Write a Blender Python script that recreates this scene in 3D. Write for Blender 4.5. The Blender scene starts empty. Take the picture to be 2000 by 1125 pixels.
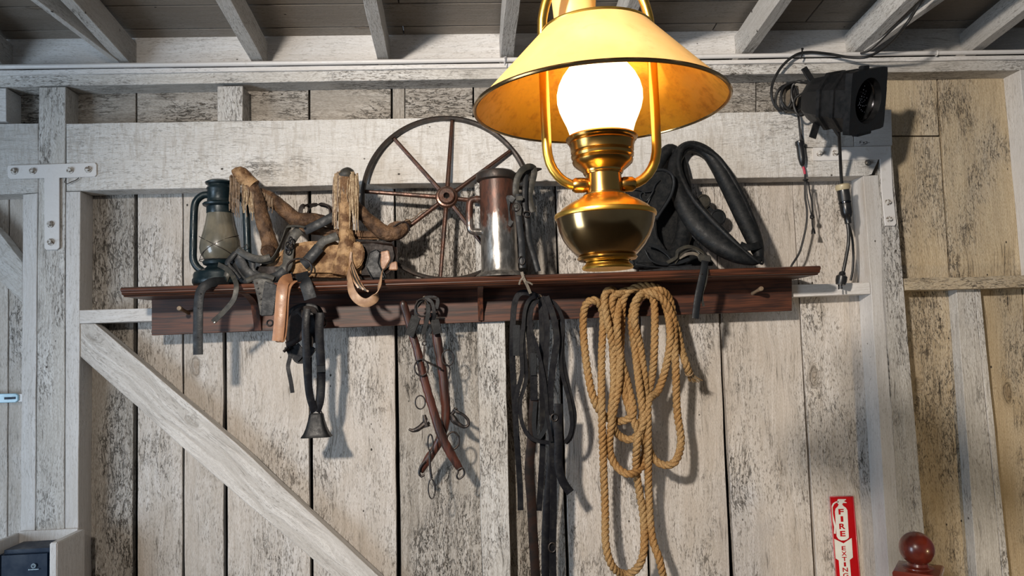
import bpy, bmesh, math, random
from math import sin, cos, pi, radians, sqrt
from mathutils import Vector, Matrix, noise
random.seed(7)
SC = bpy.context.scene
COL = SC.collection
# ------------------------------------------------------------------ camera
F_PX = 1450.0
YAW, PITCH, ROLL = radians(3.70), radians(4.26), radians(2.154)
CAM = Vector((0.0, -2.8, 1.60))
fw = Vector((sin(YAW)*cos(PITCH), cos(YAW)*cos(PITCH), sin(PITCH)))
r0 = Vector((cos(YAW), -sin(YAW), 0)); u0 = r0.cross(fw)
RT = r0*cos(ROLL) - u0*sin(ROLL); UP = u0*cos(ROLL) + r0*sin(ROLL)
cd = bpy.data.cameras.new('camera'); cam = bpy.data.objects.new('camera', cd); COL.objects.link(cam)
cd.sensor_width = 36; cd.lens = 36*F_PX/2000; cd.clip_start = 0.02
cam.matrix_world = Matrix(((RT.x, UP.x, -fw.x, CAM.x), (RT.y, UP.y, -fw.y, CAM.y), (RT.z, UP.z, -fw.z, CAM.z), (0, 0, 0, 1)))
SC.camera = cam
# ------------------------------------------------------------------ light
w = bpy.data.worlds.new('world'); SC.world = w; w.use_nodes = True
w.node_tree.nodes['Background'].inputs[0].default_value = (0.62, 0.72, 0.86, 1)
w.node_tree.nodes['Background'].inputs[1].default_value = 0.15
vs = SC.view_settings; vs.view_transform = 'Standard'; vs.look = 'None'; vs.exposure = -0.25; vs.gamma = 1.0; vs.use_curve_mapping = False
def light(name, kind, loc, target, energy, color, **kw):
    l = bpy.data.lights.new(name, kind); l.energy = energy; l.color = color
    for k, v in kw.items(): setattr(l, k, v)
    o = bpy.data.objects.new(name, l); COL.objects.link(o); o.location = loc
    d = Vector(target) - Vector(loc); o.rotation_euler = d.to_track_quat('-Z', 'Y').to_euler()
    return o
# a flood lamp high on the left behind the viewer throws the hanging lamp's shadow on the wall
light('key_bulb', 'SPOT', (-1.16, -4.2, 3.0), (0, 0, 1.6), 640, (1.0, 0.90, 0.79), spot_size=radians(92), spot_blend=1.0, shadow_soft_size=0.085)
# daylight through the open doorway low on the left
light('doorway_daylight', 'AREA', (-3.3, -2.6, 1.15), (0.6, 0, 2.0), 80, (0.68, 0.83, 1.0), shape='RECTANGLE', size=1.2, size_y=1.9)
# added warm fill to brighten the lower right; stands for no known lamp
light('right_warm_fill', 'SPOT', (2.3, -1.7, 0.75), (1.78, 0, 0.82), 30, (1.0, 0.74, 0.40), spot_size=radians(80), spot_blend=0.9, shadow_soft_size=0.08)

def ray(px, py): return fw*F_PX + RT*(px-1000) + UP*(562.5-py)
def P(px, py, d=0.0):
    r = ray(px, py); return CAM + r*((-d - CAM.y)/r.y)
def hit(px, py, pt, n):
    r = ray(px, py); n = Vector(n); return CAM + r*((Vector(pt)-CAM).dot(n)/r.dot(n))
def mpp(d): return (2.8-d)/F_PX           # metres per photo pixel at that distance from the wall
# ------------------------------------------------------------------ tagging
def tag(o, label=None, cat=None, group=None, kind=None):
    if label: o['label'] = label
    if cat: o['category'] = cat
    if group: o['group'] = group
    if kind: o['kind'] = kind
    return o
def empty(name, loc, label=None, cat=None, group=None, kind=None):
    o = bpy.data.objects.new(name, None); COL.objects.link(o); o.location = loc; o.empty_display_size = .05
    return tag(o, label, cat, group, kind)
def link(name, me, mat, parent=None, smooth=True):
    o = bpy.data.objects.new(name, me); COL.objects.link(o)
    if mat and not me.materials: me.materials.append(mat)
    if smooth:
        for p in me.polygons: p.use_smooth = True
    if parent:
        o.parent = parent
        o.matrix_parent_inverse = wm(parent).inverted()
    return o
def wm(o):
    m = o.matrix_basis.copy()
    if o.parent: m = wm(o.parent) @ o.matrix_parent_inverse @ m
    return m
def from_bm(bm, name, mat, parent=None, smooth=True, sharp=35):
    bmesh.ops.recalc_face_normals(bm, faces=bm.faces)
    me = bpy.data.meshes.new(name)
    if smooth and sharp:
        for e in bm.edges:
            if len(e.link_faces) == 2 and e.calc_face_angle(0) > radians(sharp): e.smooth = False
    bm.to_mesh(me); bm.free()
    # re-centre the mesh on its own origin
    return link(name, me, mat, parent, smooth)
# ------------------------------------------------------------------ materials
def new_mat(name):
    m = bpy.data.materials.new(name); m.use_nodes = True
    nt = m.node_tree; b = nt.nodes['Principled BSDF']
    return m, nt, b
class NB:
    def __init__(s, nt): s.nt = nt
    def n(s, t, **kw):
        x = s.nt.nodes.new(t)
        for k, v in kw.items():
            if k == 'inp':
                for kk, vv in v.items():
                    if isinstance(vv, bpy.types.NodeSocket): s.nt.links.new(vv, x.inputs[kk])
                    else: x.inputs[kk].default_value = vv
            else: setattr(x, k, v)
        return x
    def math(s, op, a, b=0.0, c=False):
        x = s.n('ShaderNodeMath', operation=op, use_clamp=c, inp={0: a, 1: b}); return x.outputs[0]
    def ramp(s, f, a, b, lo=0.0, hi=1.0):
        x = s.n('ShaderNodeMapRange', inp={0: f, 1: a, 2: b, 3: lo, 4: hi}); x.interpolation_type = 'SMOOTHSTEP'; return x.outputs[0]
    def mix(s, f, a, b, bt='MIX'):
        x = s.n('ShaderNodeMix', data_type='RGBA', blend_type=bt)
        for k, v in ((0, f), (6, a), (7, b)):
            if isinstance(v, bpy.types.NodeSocket): s.nt.links.new(v, x.inputs[k])
            else: x.inputs[k].default_value = v
        return x.outputs[2]
    def noise(s, vec, scale, det=4, rough=.55, dist=0.0):
        x = s.n('ShaderNodeTexNoise', inp={'Vector': vec, 'Scale': scale, 'Detail': det, 'Roughness': rough, 'Distortion': dist}); return x.outputs['Fac']
    def mapv(s, vec, sc, off=None):
        x = s.n('ShaderNodeVectorMath', operation='MULTIPLY', inp={0: vec, 1: sc}); return x.outputs[0]
    def coords(s, rnd=True):
        tc = s.n('ShaderNodeTexCoord'); v = tc.outputs['Object']
        if rnd:
            oi = s.n('ShaderNodeObjectInfo')
            mu = s.n('ShaderNodeVectorMath', operation='SCALE', inp={0: (31.7, 17.3, 53.1)}); s.nt.links.new(oi.outputs['Random'], mu.inputs[3])
            ad = s.n('ShaderNodeVectorMath', operation='ADD', inp={0: v, 1: mu.outputs[0]}); v = ad.outputs[0]
            s.rnd = oi.outputs['Random']
        return v
def C4(r, g, b): return (r, g, b, 1)
def painted(name, paint, paint2, wood, dirt, wear=0.5, crack=0.5, ripple=0.0, bump=0.5, knots=1.0, ring=.5):
    m, nt, b = new_mat(name); q = NB(nt); v = q.coords()
    lowv = q.mapv(v, (1, 1, .45)); low = q.noise(lowv, 5.0, 3); mid = q.noise(lowv, 14, 4)
    # knots and grain that flows round them
    kv = q.n('ShaderNodeTexVoronoi', inp={'Vector': q.mapv(v, (1, .3, .42)), 'Scale': 5.5, 'Randomness': 1.0})
    kd = q.math('ADD', kv.outputs['Distance'], q.math('MULTIPLY', q.math('SUBTRACT', q.noise(v, 40, 3), .5), .09))
    sep = q.n('ShaderNodeSeparateColor', inp={0: kv.outputs['Color']})
    kgate = q.ramp(sep.outputs[0], .66, .70)
    kin = q.math('MULTIPLY', q.ramp(kd, .16, .05), q.math('MULTIPLY', kgate, knots))
    kcore = q.math('MULTIPLY', q.ramp(kd, .075, .05), q.math('MULTIPLY', kgate, knots))
    kring = q.math('MULTIPLY', q.ramp(q.math('ABSOLUTE', q.math('SUBTRACT', kd, .085)), .022, .0), q.math('MULTIPLY', kgate, knots))
    sx = q.n('ShaderNodeSeparateXYZ', inp={0: v})
    bend = q.math('ADD', q.math('MULTIPLY', low, .09), q.math('MULTIPLY', kin, .05))
    xx = q.math('ADD', sx.outputs[0], bend)
    gv = q.n('ShaderNodeCombineXYZ', inp={0: xx, 1: sx.outputs[1], 2: q.math('MULTIPLY', sx.outputs[2], .05)}).outputs[0]
    grain = q.noise(gv, 170, 3, .6)
    rings = q.noise(gv, 46, 2, .5)
    cv = q.n('ShaderNodeCombineXYZ', inp={0: xx, 1: sx.outputs[1], 2: q.math('MULTIPLY', sx.outputs[2], .24)}).outputs[0]
    crk = q.noise(cv, 120, 3, .6, .4); crl = q.noise(cv, 62, 4, .6, .3)
    gate = q.ramp(q.math('ADD', q.math('MULTIPLY', low, .6), q.math('MULTIPLY', mid, .4)), .60-.18*crack, .74-.18*crack)
    crkm = q.math('MULTIPLY', q.math('MAXIMUM', q.ramp(q.math('ABSOLUTE', q.math('SUBTRACT', crl, .5)), .022, .004), q.math('MULTIPLY', q.ramp(crk, .43, .36), .8)), q.math('ADD', gate, .05))
    longc = q.math('MULTIPLY', q.ramp(grain, .40, .31), q.ramp(mid, .44, .62))
    sp = q.n('ShaderNodeTexVoronoi', inp={'Vector': q.mapv(v, (1, .6, .7)), 'Scale': 34.0})
    sg = q.n('ShaderNodeSeparateColor', inp={0: sp.outputs['Color']})
    spk = q.math('MULTIPLY', q.ramp(sp.outputs['Distance'], .14, .08), q.ramp(sg.outputs[0], .93, .95))
    base = q.mix(q.ramp(low, .35, .65), paint, paint2)
    base = q.mix(q.math('MULTIPLY', q.ramp(rings, .62, .42), .30*ring + .0), base, wood)
    base = q.mix(q.math('MULTIPLY', q.ramp(grain, .60, .40), .42), base, dirt)
    base = q.mix(q.math('MULTIPLY', q.ramp(mid, .48, .75), .36*wear), base, wood)
    grit = q.noise(cv, 420, 2, .5); base = q.mix(q.math('MULTIPLY', q.ramp(grit, .56, .40), .07+.32*wear), base, wood)
    fib = q.noise(cv, 210, 3, .6); base = q.mix(q.math('MULTIPLY', q.math('MULTIPLY', q.ramp(fib, .46, .36), q.ramp(low, .35, .6)), .75*wear), base, C4(.12, .10, .08))
    base = q.mix(q.math('MULTIPLY', kin, .42), base, wood); base = q.mix(q.math('MULTIPLY', kcore, .45), base, C4(.20, .14, .09))
    base = q.mix(q.math('MULTIPLY', kring, .5), base, C4(.10, .075, .05))
    dk = q.math('ADD', q.math('MULTIPLY', crkm, .85), q.math('ADD', q.math('MULTIPLY', longc, .55*wear), spk), True)
    base = q.mix(dk, base, C4(.045, .038, .03))
    if ripple:
        rc = q.noise(q.mapv(v, (.22, .22, 1)), 60, 3, .65); base = q.mix(q.math('MULTIPLY', q.ramp(rc, .50, .36), .42), base, wood)
    br = q.math('ADD', q.math('MULTIPLY', q.rnd, .16), .90)
    base = q.mix(1.0, base, q.n('ShaderNodeCombineXYZ', inp={0: br, 1: br, 2: br}).outputs[0], 'MULTIPLY')
    nt.links.new(base, b.inputs['Base Color'])
    b.inputs['Roughness'].default_value = .62; b.inputs['Specular IOR Level'].default_value = .3
    h = q.math('ADD', q.math('ADD', q.math('MULTIPLY', grain, .5), q.math('MULTIPLY', rings, .8*ring)), q.math('MULTIPLY', grit, .35))
    h = q.math('SUBTRACT', h, q.math('MULTIPLY', dk, .8))
    h = q.math('SUBTRACT', h, q.math('MULTIPLY', kring, .6))
    if ripple:
        rv = q.noise(q.mapv(v, (.25, .25, 1)), 45, 3, .6); h = q.math('ADD', h, q.math('MULTIPLY', rv, ripple))
    bp = q.n('ShaderNodeBump', inp={'Strength': bump, 'Distance': .006, 'Height': h}); nt.links.new(bp.outputs[0], b.inputs['Normal'])
    return m
def simple(name, col, col2=None, rough=.5, metal=0.0, scale=20, bump=.2, stretch=(1, 1, 1), spec=.5, coat=0, det=4, lo=.35, hi=.65, dist=.002, rvar=0.15, rnd=True):
    m, nt, b = new_mat(name); q = NB(nt); v = q.mapv(q.coords(rnd), stretch)
    f = q.noise(v, scale, det, .6); c = q.mix(q.ramp(f, lo, hi), C4(*col), C4(*(col2 or [x*.6 for x in col])))
    nt.links.new(c, b.inputs['Base Color']); b.inputs['Metallic'].default_value = metal
    b.inputs['Specular IOR Level'].default_value = spec; b.inputs['Coat Weight'].default_value = coat
    nt.links.new(q.ramp(f, .2, .8, max(rough-rvar, .02), min(rough+rvar, 1)), b.inputs['Roughness'])
    if bump:
        f2 = q.noise(v, scale*3.5, 3)
        bp = q.n('ShaderNodeBump', inp={'Strength': bump, 'Distance': dist, 'Height': q.math('ADD', f, q.math('MULTIPLY', f2, .5))}); nt.links.new(bp.outputs[0], b.inputs['Normal'])
    return m
M = {}
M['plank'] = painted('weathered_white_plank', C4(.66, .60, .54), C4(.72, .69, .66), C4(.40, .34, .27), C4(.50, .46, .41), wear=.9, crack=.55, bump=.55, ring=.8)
M['plank_grey'] = painted('weathered_shaded_grey_plank', C4(.47, .43, .38), C4(.56, .53, .49), C4(.22, .19, .155), C4(.31, .28, .24), wear=1.3, crack=1.0, bump=.8, ring=1.1)  # weathered grey, darkened also to carry the left stud's shadow
M['plank_warm'] = painted('aged_cream_plank', C4(.66, .55, .38), C4(.60, .53, .42), C4(.36, .26, .14), C4(.48, .38, .26), wear=1.1, crack=.75, bump=.6)
M['paint'] = painted('smooth_white_paint', C4(.72, .70, .68), C4(.76, .75, .74), C4(.52, .48, .43), C4(.60, .57, .53), wear=.35, crack=.05, bump=.3, knots=.25, ring=.3)
M['paint_rough'] = painted('rough_white_paint', C4(.66, .64, .60), C4(.70, .69, .67), C4(.36, .33, .29), C4(.46, .43, .39), wear=1.0, crack=.7, bump=.6, knots=.7, ring=.6)
M['header'] = painted('rippled_white_paint', C4(.68, .66, .63), C4(.74, .73, .71), C4(.42, .38, .33), C4(.56, .53, .48), wear=.5, crack=.18, ripple=1.3, bump=.6, knots=.15, ring=.3)
M['bracewood'] = painted('grained_white_brace', C4(.70, .67, .63), C4(.73, .71, .68), C4(.36, .33, .29), C4(.46, .43, .40), wear=.5, crack=.12, bump=.5, knots=.6, ring=1.5)
M['roof'] = painted('grey_roof_board', C4(.27, .23, .19), C4(.31, .28, .245), C4(.20, .165, .13), C4(.24, .21, .17), wear=.6, crack=.1, bump=.3)
M['rafter'] = painted('white_rafter', C4(.60, .58, .55), C4(.66, .65, .63), C4(.38, .35, .31), C4(.48, .45, .41), wear=.7, crack=.25, bump=.4, knots=.4)
M['dark'] = simple('dark_gap', (.012, .011, .01), rough=.9, bump=0)
M['metalpaint'] = simple('white_painted_iron', (.74, .72, .70), (.62, .59, .55), rough=.4, scale=40, bump=.3, lo=.55, hi=.8)
# ------------------------------------------------------------------ boards
def prism(name, pts, depth, mat, parent=None, jit=0.0, seg=1, bev=.0015, nrm=Vector((0, 1, 0)), axis=None):
    """front outline (world points) pushed back by depth along nrm; local Z of the object follows the longest side"""
    n = len(pts); pts = [Vector(p) for p in pts]
    if axis is None:
        best = max(range(n), key=lambda i: (pts[(i+1) % n]-pts[i]).length)
        axis = pts[(best+1) % n]-pts[best]
    axis = axis.normalized(); nn = nrm.normalized(); axis = (axis - nn*axis.dot(nn)).normalized()
    if axis.z < 0 or (abs(axis.z) < .2 and axis.x < 0): axis = -axis
    xa = nn.cross(axis).normalized()   # right handed: x, y=nn, z=axis
    R = Matrix((xa, nn, axis)).transposed()
    ctr = sum(pts, Vector())/n
    loc = [R.inverted() @ (p-ctr) for p in pts]
    out = []
    for i in range(n):
        a, b2 = loc[i], loc[(i+1) % n]; L = (b2-a).length
        k = max(1, int(L/.07)) if (seg > 1 and L > .25) else 1
        ph = random.random()*50
        e = (b2-a).normalized(); s = Vector((e.z, 0, -e.x))
        for j in range(k):
            t = j/k; p = a.lerp(b2, t)
            if 0 < j and jit: p = p + s*jit*noise.noise(Vector((ph+t*L*7, ph, 0)))*1.6
            out.append(p)
    c2 = sum(out, Vector())/len(out)
    bm = bmesh.new()
    def ring(y, inset):
        vs_ = []
        N = len(out)
        for i, p in enumerate(out):
            if inset:
                a = (out[i]-out[i-1]); b_ = (out[(i+1) % N]-out[i]); a.normalize(); b_.normalize()
                na = Vector((a.z, 0, -a.x)); nb = Vector((b_.z, 0, -b_.x)); mm = na+nb
                if mm.length < 1e-6: mm = na
                mm.normalize()
                k = inset/max(.35, mm.dot(na))
                t1 = p+mm*k
                if insign < 0: t1 = p-mm*k
                vs_.append(bm.verts.new((t1.x, y, t1.z)))
            else: vs_.append(bm.verts.new((p.x, y, p.z)))
        return vs_
    area = sum(out[i].x*out[(i+1) % len(out)].z-out[(i+1) % len(out)].x*out[i].z for i in range(len(out)))
    insign = 1 if area < 0 else -1
    N = len(out)
    r1 = ring(0, bev); r2 = ring(bev, 0); r3 = ring(depth, 0)
    bm.faces.new(r1)
    for A, B in ((r1, r2), (r2, r3)):
        for i in range(N): bm.faces.new((A[i], A[(i+1) % N], B[(i+1) % N], B[i]))
    bm.faces.new(r3[::-1])
    bmesh.ops.recalc_face_normals(bm, faces=bm.faces)
    me = bpy.data.meshes.new(name); bm.to_mesh(me); bm.free(); me.materials.append(mat)
    o = bpy.data.objects.new(name, me); COL.objects.link(o)
    mw = Matrix.Translation(ctr) @ R.to_4x4()
    if parent: o.parent = parent; o.matrix_parent_inverse = wm(parent).inverted()
    o.matrix_basis = mw
    return o
def board(name, px, d, t, mat, parent, jit=.0015, bev=.0015, **kw):
    """px: corner pixels of the front face in the plane d in front of the plank wall"""
    return prism(name, [P(x, y, d) for x, y in px], t, mat, parent, jit=jit, seg=2, bev=bev, **kw)
_L = P(1177, 205, 1.8); _S = P(1775, 915, .03); _K = _L+(_L-_S)*0.82
bpy.data.objects['key_bulb'].location = _K
bpy.data.objects['key_bulb'].rotation_euler = (P(1480, 800)-_K).to_track_quat('-Z', 'Y').to_euler()
# ================================================================== the wall
def backing(name, x0, y0, x1, y1, d, mat):
    o = prism(name, [P(x0, y0, d), P(x1, y0, d), P(x1, y1, d), P(x0, y1, d)], .02, mat, None)
    o['kind'] = 'structure'; return o
wall = backing('wall_back', -200, 60, 2250, 1330, -.045, M['dark'])
def pl(px, mat='plank', name='plank', d=0.0, t=.028, **kw): return board(name, px, d, t, M[mat], wall, **kw)
def col(xa, xb, y0, y1, mat='plank', **kw):
    """a vertical plank: xa/xb = (x at y0, x at y1) of its left and right edges"""
    return pl([(xa[0], y0), (xb[0], y0), (xb[1], y1), (xa[1], y1)], mat, **kw)
YB = 1290
# upper row under the top plate
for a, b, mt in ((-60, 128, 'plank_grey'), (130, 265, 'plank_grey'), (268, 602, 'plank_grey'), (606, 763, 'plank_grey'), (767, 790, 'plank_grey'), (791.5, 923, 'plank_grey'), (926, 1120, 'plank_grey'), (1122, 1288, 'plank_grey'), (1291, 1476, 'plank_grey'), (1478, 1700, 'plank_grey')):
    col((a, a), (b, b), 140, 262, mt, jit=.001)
# main row
def xs(x, y, k): return x + k*(y-600)
rows = [(118, 261, -.005, 'plank_grey'), (269, 356.0, 0, 'plank'), (359, 435, .004, 'plank'), (442, 602, .006, 'plank'), (608.5, 770.5, .008, 'plank'), (776, 934, .015, 'plank_grey'), (936, 1090, .03, 'plank_grey'), (1094.5, 1248, .034, 'plank'), (1251.5, 1404, .04, 'plank'), (1408, 1561, .055, 'plank'), (1563.5, 1700, .062, 'plank')]  # first plank is grey to paint in the stud's shadow
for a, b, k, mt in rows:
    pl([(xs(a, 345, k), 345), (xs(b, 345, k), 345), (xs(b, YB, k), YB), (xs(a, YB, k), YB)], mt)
# right of the big post
pl([(1715, 132), (1828, 132), (1834, 264), (1715, 264)], 'plank_warm')
pl([(1718, 267), (1835, 267), (1855, 554), (1730, 554)], 'plank_warm')
pl([(1831, 132), (1975, 132), (2009, 554), (1858, 554)], 'plank_warm')
pl([(1735, 556), (1865, 556), (1915, YB), (1790, YB)], 'plank_warm')
pl([(1868, 556), (1995, 556), (2035, YB), (1918, YB)], 'plank_warm')
pl([(1998, 556), (2150, 556), (2200, YB), (2038, YB)], 'plank_warm')
pl([(2012, 132), (2150, 132), (2160, 554), (2013, 554)], 'plank_warm')
# left of the left post
pl([(-90, 350), (-4, 350), (-12, YB), (-100, YB)], 'plank')
pl([(-2, 350), (17, 350), (12, YB), (-10, YB)], 'plank')
pl([(19, 350), (80, 350), (74, YB), (14, YB)], 'plank')
T = .090
def fr(name, px, mat='paint', d=T, t=T, **kw): return board(name, px, d, t-.0005, M[mat], wall, **kw)
# plates, header, posts and rails
fr('top_plate', [(-150, 150.5), (1000, 133), (2200, 114), (2200, 133.5), (1000, 153), (-150, 172)], 'paint_rough')
fr('trim_strip', [(-150, 139), (1000, 123), (2200, 104), (2200, 112.5), (1000, 131.5), (-150, 149)], 'paint', d=.1, t=.09)
fr('stud', [(76.5, 170.5), (128, 169.5), (124.5, YB), (67.5, YB)], 'paint_rough')
fr('block', [(-60, 173), (12, 172), (12.5, 237), (-60, 237)], 'paint')
fr('block', [(424.5, 168.5), (473.5, 167.5), (474, 235.5), (425, 236.5)], 'paint_rough')
fr('header_board', [(-120, 242), (74.5, 241), (74, 376), (-120, 386)], 'header')
fr('header_board', [(129.5, 241.5), (840, 230.5), (1555.5, 217.5), (1571, 289), (1714.5, 287), (1716, 312), (1703, 340), (1695, 343), (1584, 345.5), (840, 357.5), (130, 373)], 'header', d=.094)
fr('header_board', [(1557.5, 217.5), (1665, 216), (1668, 287), (1573, 287.5)], 'header')
fr('header_board', [(1667, 215.5), (1741, 214), (1743, 284), (1669, 287)], 'paint')
fr('batten', [(45, 380), (73.5, 377), (66.5, YB), (38, YB)], 'paint')
fr('batten', [(129, 374.5), (157, 374), (151, YB), (126.5, YB)], 'paint')
fr('brace', [(-80, 375), (0, 455), (44, 512), (44, 592), (-80, 470)], 'header', d=.07, t=.05)
fr('rail', [(155.5, 606), (300, 602), (300, 627), (155.5, 632)], 'paint')
fr('rail', [(1520, 557.5), (1699, 551.5), (1700.5, 574), (1520, 581)], 'paint', d=.088)
fr('diagonal_brace', [(154.5, 632.5), (186, 632), (460, 865), (760, 1145), (940, YB), (830, YB), (655, 1130), (420, 930), (154.5, 694)], 'bracewood', d=.086, t=.045, axis=P(740, 1125)-P(185, 632))
fr('stud', [(927, 350), (980, 350), (1001, YB), (946, YB)], 'paint_rough')
fr('stud', [(1686, 343), (1716, 342), (1757, 1047), (1771, YB), (1752, YB), (1736, 1125), (1701, 560)], 'paint')
fr('post', [(1717, 285), (1741, 284), (1765, 560), (1806, 1047), (1832, YB), (1774, YB), (1722, 560)], 'paint_rough')
fr('stud', [(1992, 136), (2080, 134), (2118, 535), (2029, 537.5)], 'paint')
fr('rail', [(1767, 544), (2180, 534), (2182, 556), (1768.5, 567)], 'plank_warm', jit=.003)
fr('batten', [(1868, 565), (1903, 564), (1974, YB), (1920, YB)], 'paint_rough', d=.05, t=.05)
for dd, k in ((.09, 0),):
    fr('batten', [(1904, 564), (1915, 563.5), (1989, YB), (1975, YB)], 'paint_rough', d=.05, t=.05)
# rafters and roof
D_R = hit(880, 855, P(1000, 122, T)+Vector((0, 5, 0)), (0, 1, 0))-CAM
TA = -D_R.z/D_R.y; TA = max(.08, min(.16, TA))
S = Vector((0, -1, TA)).normalized(); NU = Vector((0, TA, 1)).normalized()
ceil_ = prism('ceiling', [P(-1000, 20, -.1)+S*0+Vector((0, 0, .17)), P(3000, -40, -.1)+Vector((0, 0, .17)), P(3000, -40, -.1)+Vector((0, 0, .17))+S*4.6, P(-1000, 20, -.1)+Vector((0, 0, .17))+S*4.6], .02, M['dark'], None, nrm=NU); ceil_['kind'] = 'structure'
B0 = P(0, 124, T); B1 = P(2000, 97, T); ez = (B1-B0).normalized(); n_roof = ez.cross(S).normalized()
if n_roof.z < 0: n_roof = -n_roof
def rafter(x0, x1, y, mat='rafter', h=.098, L=3.2, back=.12):
    a, b = hit(x0, y, B0, n_roof), hit(x1, y, B0, n_roof)
    pts = [a-S*back, b-S*back, b+S*L, a+S*L]
    return prism('rafter', pts, h, M[mat], ceil_, nrm=n_roof, axis=S, jit=.002, seg=2)
for a, b, y in ((-24, 5, 124), (232, 254, 122), (489, 515, 118), (736, 760, 115), (978, 1003, 112), (1190, 1212, 109), (1447, 1469, 106), (1667, 1691, 102), (1899, 1920, 97), (2125, 2150, 95), (-275, -248, 125)): rafter(a, b, y)
def skew(p0, p1, wd, h, mat='paint', off=.004, name='collar_board'):
    a = hit(*p0, B0-n_roof*off, n_roof); b = hit(*p1, B0-n_roof*off, n_roof); d = (b-a).normalized(); s = d.cross(n_roof).normalized()*wd/2
    return prism(name, [a-s, a+s, b+s+d*.5, b-s+d*.5], h, M[mat], ceil_, nrm=n_roof, axis=d)
skew((226, 120), (66, 0), .022, .085, 'rafter'); skew((1693, 101), (1838, 0), .028, .085, 'rafter')
# blocking boards between the rafters, then roof boards parallel to the wall
bz = [(-200, 5), (6, 231), (255, 488), (516, 735), (761, 977), (1004, 1189), (1213, 1446), (1470, 1666), (1692, 1898), (1921, 2124)]
for a, b in bz:
    ya = 128-.0135*a; yb = 128-.0135*b; m = .03
    board('blocking_board', [(a-8, ya-58), (b+8, yb-58), (b+8, yb), (a-8, ya)], m, .025, M['paint' if a < 1500 else 'rafter'], ceil_, jit=0)
rt = P(700, 69, .03)
pr = [69, 53, 8]
ss = [(hit(700, y, rt, n_roof)-rt).dot(S) for y in pr]; wdt = ss[2]-ss[1]
ss[0] = -.2
while ss[-1] < 3.2: ss.append(ss[-1]+wdt)
ex = ez
for i in range(len(ss)-1):
    cs = [(-1.9, -.75), (-.745, .45), (.455, 1.35), (1.355, 2.6)] if i % 2 else [(-1.9, -.2), (-.195, 1.0), (1.005, 2.6)]
    for xa, xb in cs:
        o0 = rt + ex*(xa-rt.x); o1 = rt + ex*(xb-rt.x)
        prism('roof_board', [o0+S*(ss[i]+.003), o1+S*(ss[i]+.003), o1+S*(ss[i+1]-.003), o0+S*(ss[i+1]-.003)], .02, M['roof'], ceil_, nrm=n_roof, axis=ex, jit=.001, seg=2)
floor = prism('floor', [Vector((-4, 0.1, 0)), Vector((4, 0.1, 0)), Vector((4, -5.5, 0)), Vector((-4, -5.5, 0))], .05, simple('floor_boards', (.20, .15, .10), (.13, .10, .07), rough=.7, stretch=(1, 1, .1)), None, nrm=Vector((0, 0, -1))); floor['kind'] = 'structure'
# ================================================================== shape helpers
def cr(pts, step=.008, closed=False):
    """Catmull-Rom through points (vectors of any size as lists)"""
    n = len(pts); out = []
    pts = [tuple(p) for p in pts]
    rng = range(n) if closed else range(n-1)
    for i in rng:
        g = lambda k: pts[k % n] if closed else pts[max(0, min(n-1, k))]
        a, b, c, d = g(i-1), g(i), g(i+1), g(i+2)
        L = sqrt(sum((b[k]-c[k])**2 for k in range(3))); m = max(1, int(L/step+.5))
        for j in range(m):
            t = j/m
            out.append([.5*(2*b[k]+(c[k]-a[k])*t+(2*a[k]-5*b[k]+4*c[k]-d[k])*t*t+(3*b[k]-a[k]-3*c[k]+d[k])*t**3) for k in range(len(b))])
    if not closed: out.append(list(pts[-1]))
    return out
def sweep(bm, pts, prof, closed=False, cap=True, up=None, scales=None):
    """pts: Vectors; prof: list of (u,v); up: fixed width direction (u axis) or None for parallel transport"""
    n = len(pts); rings = []
    T_ = []
    for i in range(n):
        a = pts[(i-1) % n] if closed else pts[max(i-1, 0)]; b = pts[(i+1) % n] if closed else pts[min(i+1, n-1)]
        t = (b-a); T_.append(t.normalized() if t.length > 1e-9 else (T_[-1] if T_ else Vector((0, 0, 1))))
    U = None
    for i in range(n):
        t = T_[i]
        if callable(up): u = up(i, t)
        elif up is not None: u = Vector(up)
        else:
            if U is None: U = Vector((1, 0, 0)) if abs(t.x) < .9 else Vector((0, 0, 1))
            u = U
        u = u - t*u.dot(t)
        if u.length < 1e-5: u = U if U is not None else Vector((0, 1, 0)); u = u-t*u.dot(t)
        u.normalize(); U = u; v = t.cross(u)
        s = scales[i] if scales else 1
        if isinstance(s, (int, float)): s = (s, s)
        rings.append([bm.verts.new(pts[i]+u*a*s[0]+v*b_*s[1]) for a, b_ in prof])
    m = len(prof)
    for i in range(n if closed else n-1):
        A, B = rings[i], rings[(i+1) % n]
        for j in range(m): bm.faces.new((A[j], A[(j+1) % m], B[(j+1) % m], B[j]))
    if cap and not closed: bm.faces.new(rings[0][::-1]); bm.faces.new(rings[-1])
    return rings
def circ(r, n=8, ry=None): return [(r*cos(2*pi*k/n), (ry or r)*sin(2*pi*k/n)) for k in range(n)]
def tube(name, pts, r, mat, parent=None, n=8, closed=False, step=.008, raw=False, bm=None):
    """pts world (x,y,z) or (x,y,z,r)"""
    own = bm is None; bm = bm or bmesh.new()
    pp = [list(p) for p in pts]
    for p in pp:
        if len(p) == 3: p.append(r)
    q = pp if raw else cr(pp, step, closed)
    sweep(bm, [Vector(p[:3]) for p in q], circ(1, n), closed, scales=[p[3] for p in q])
    return from_bm(bm, name, mat, parent) if own else None
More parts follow.
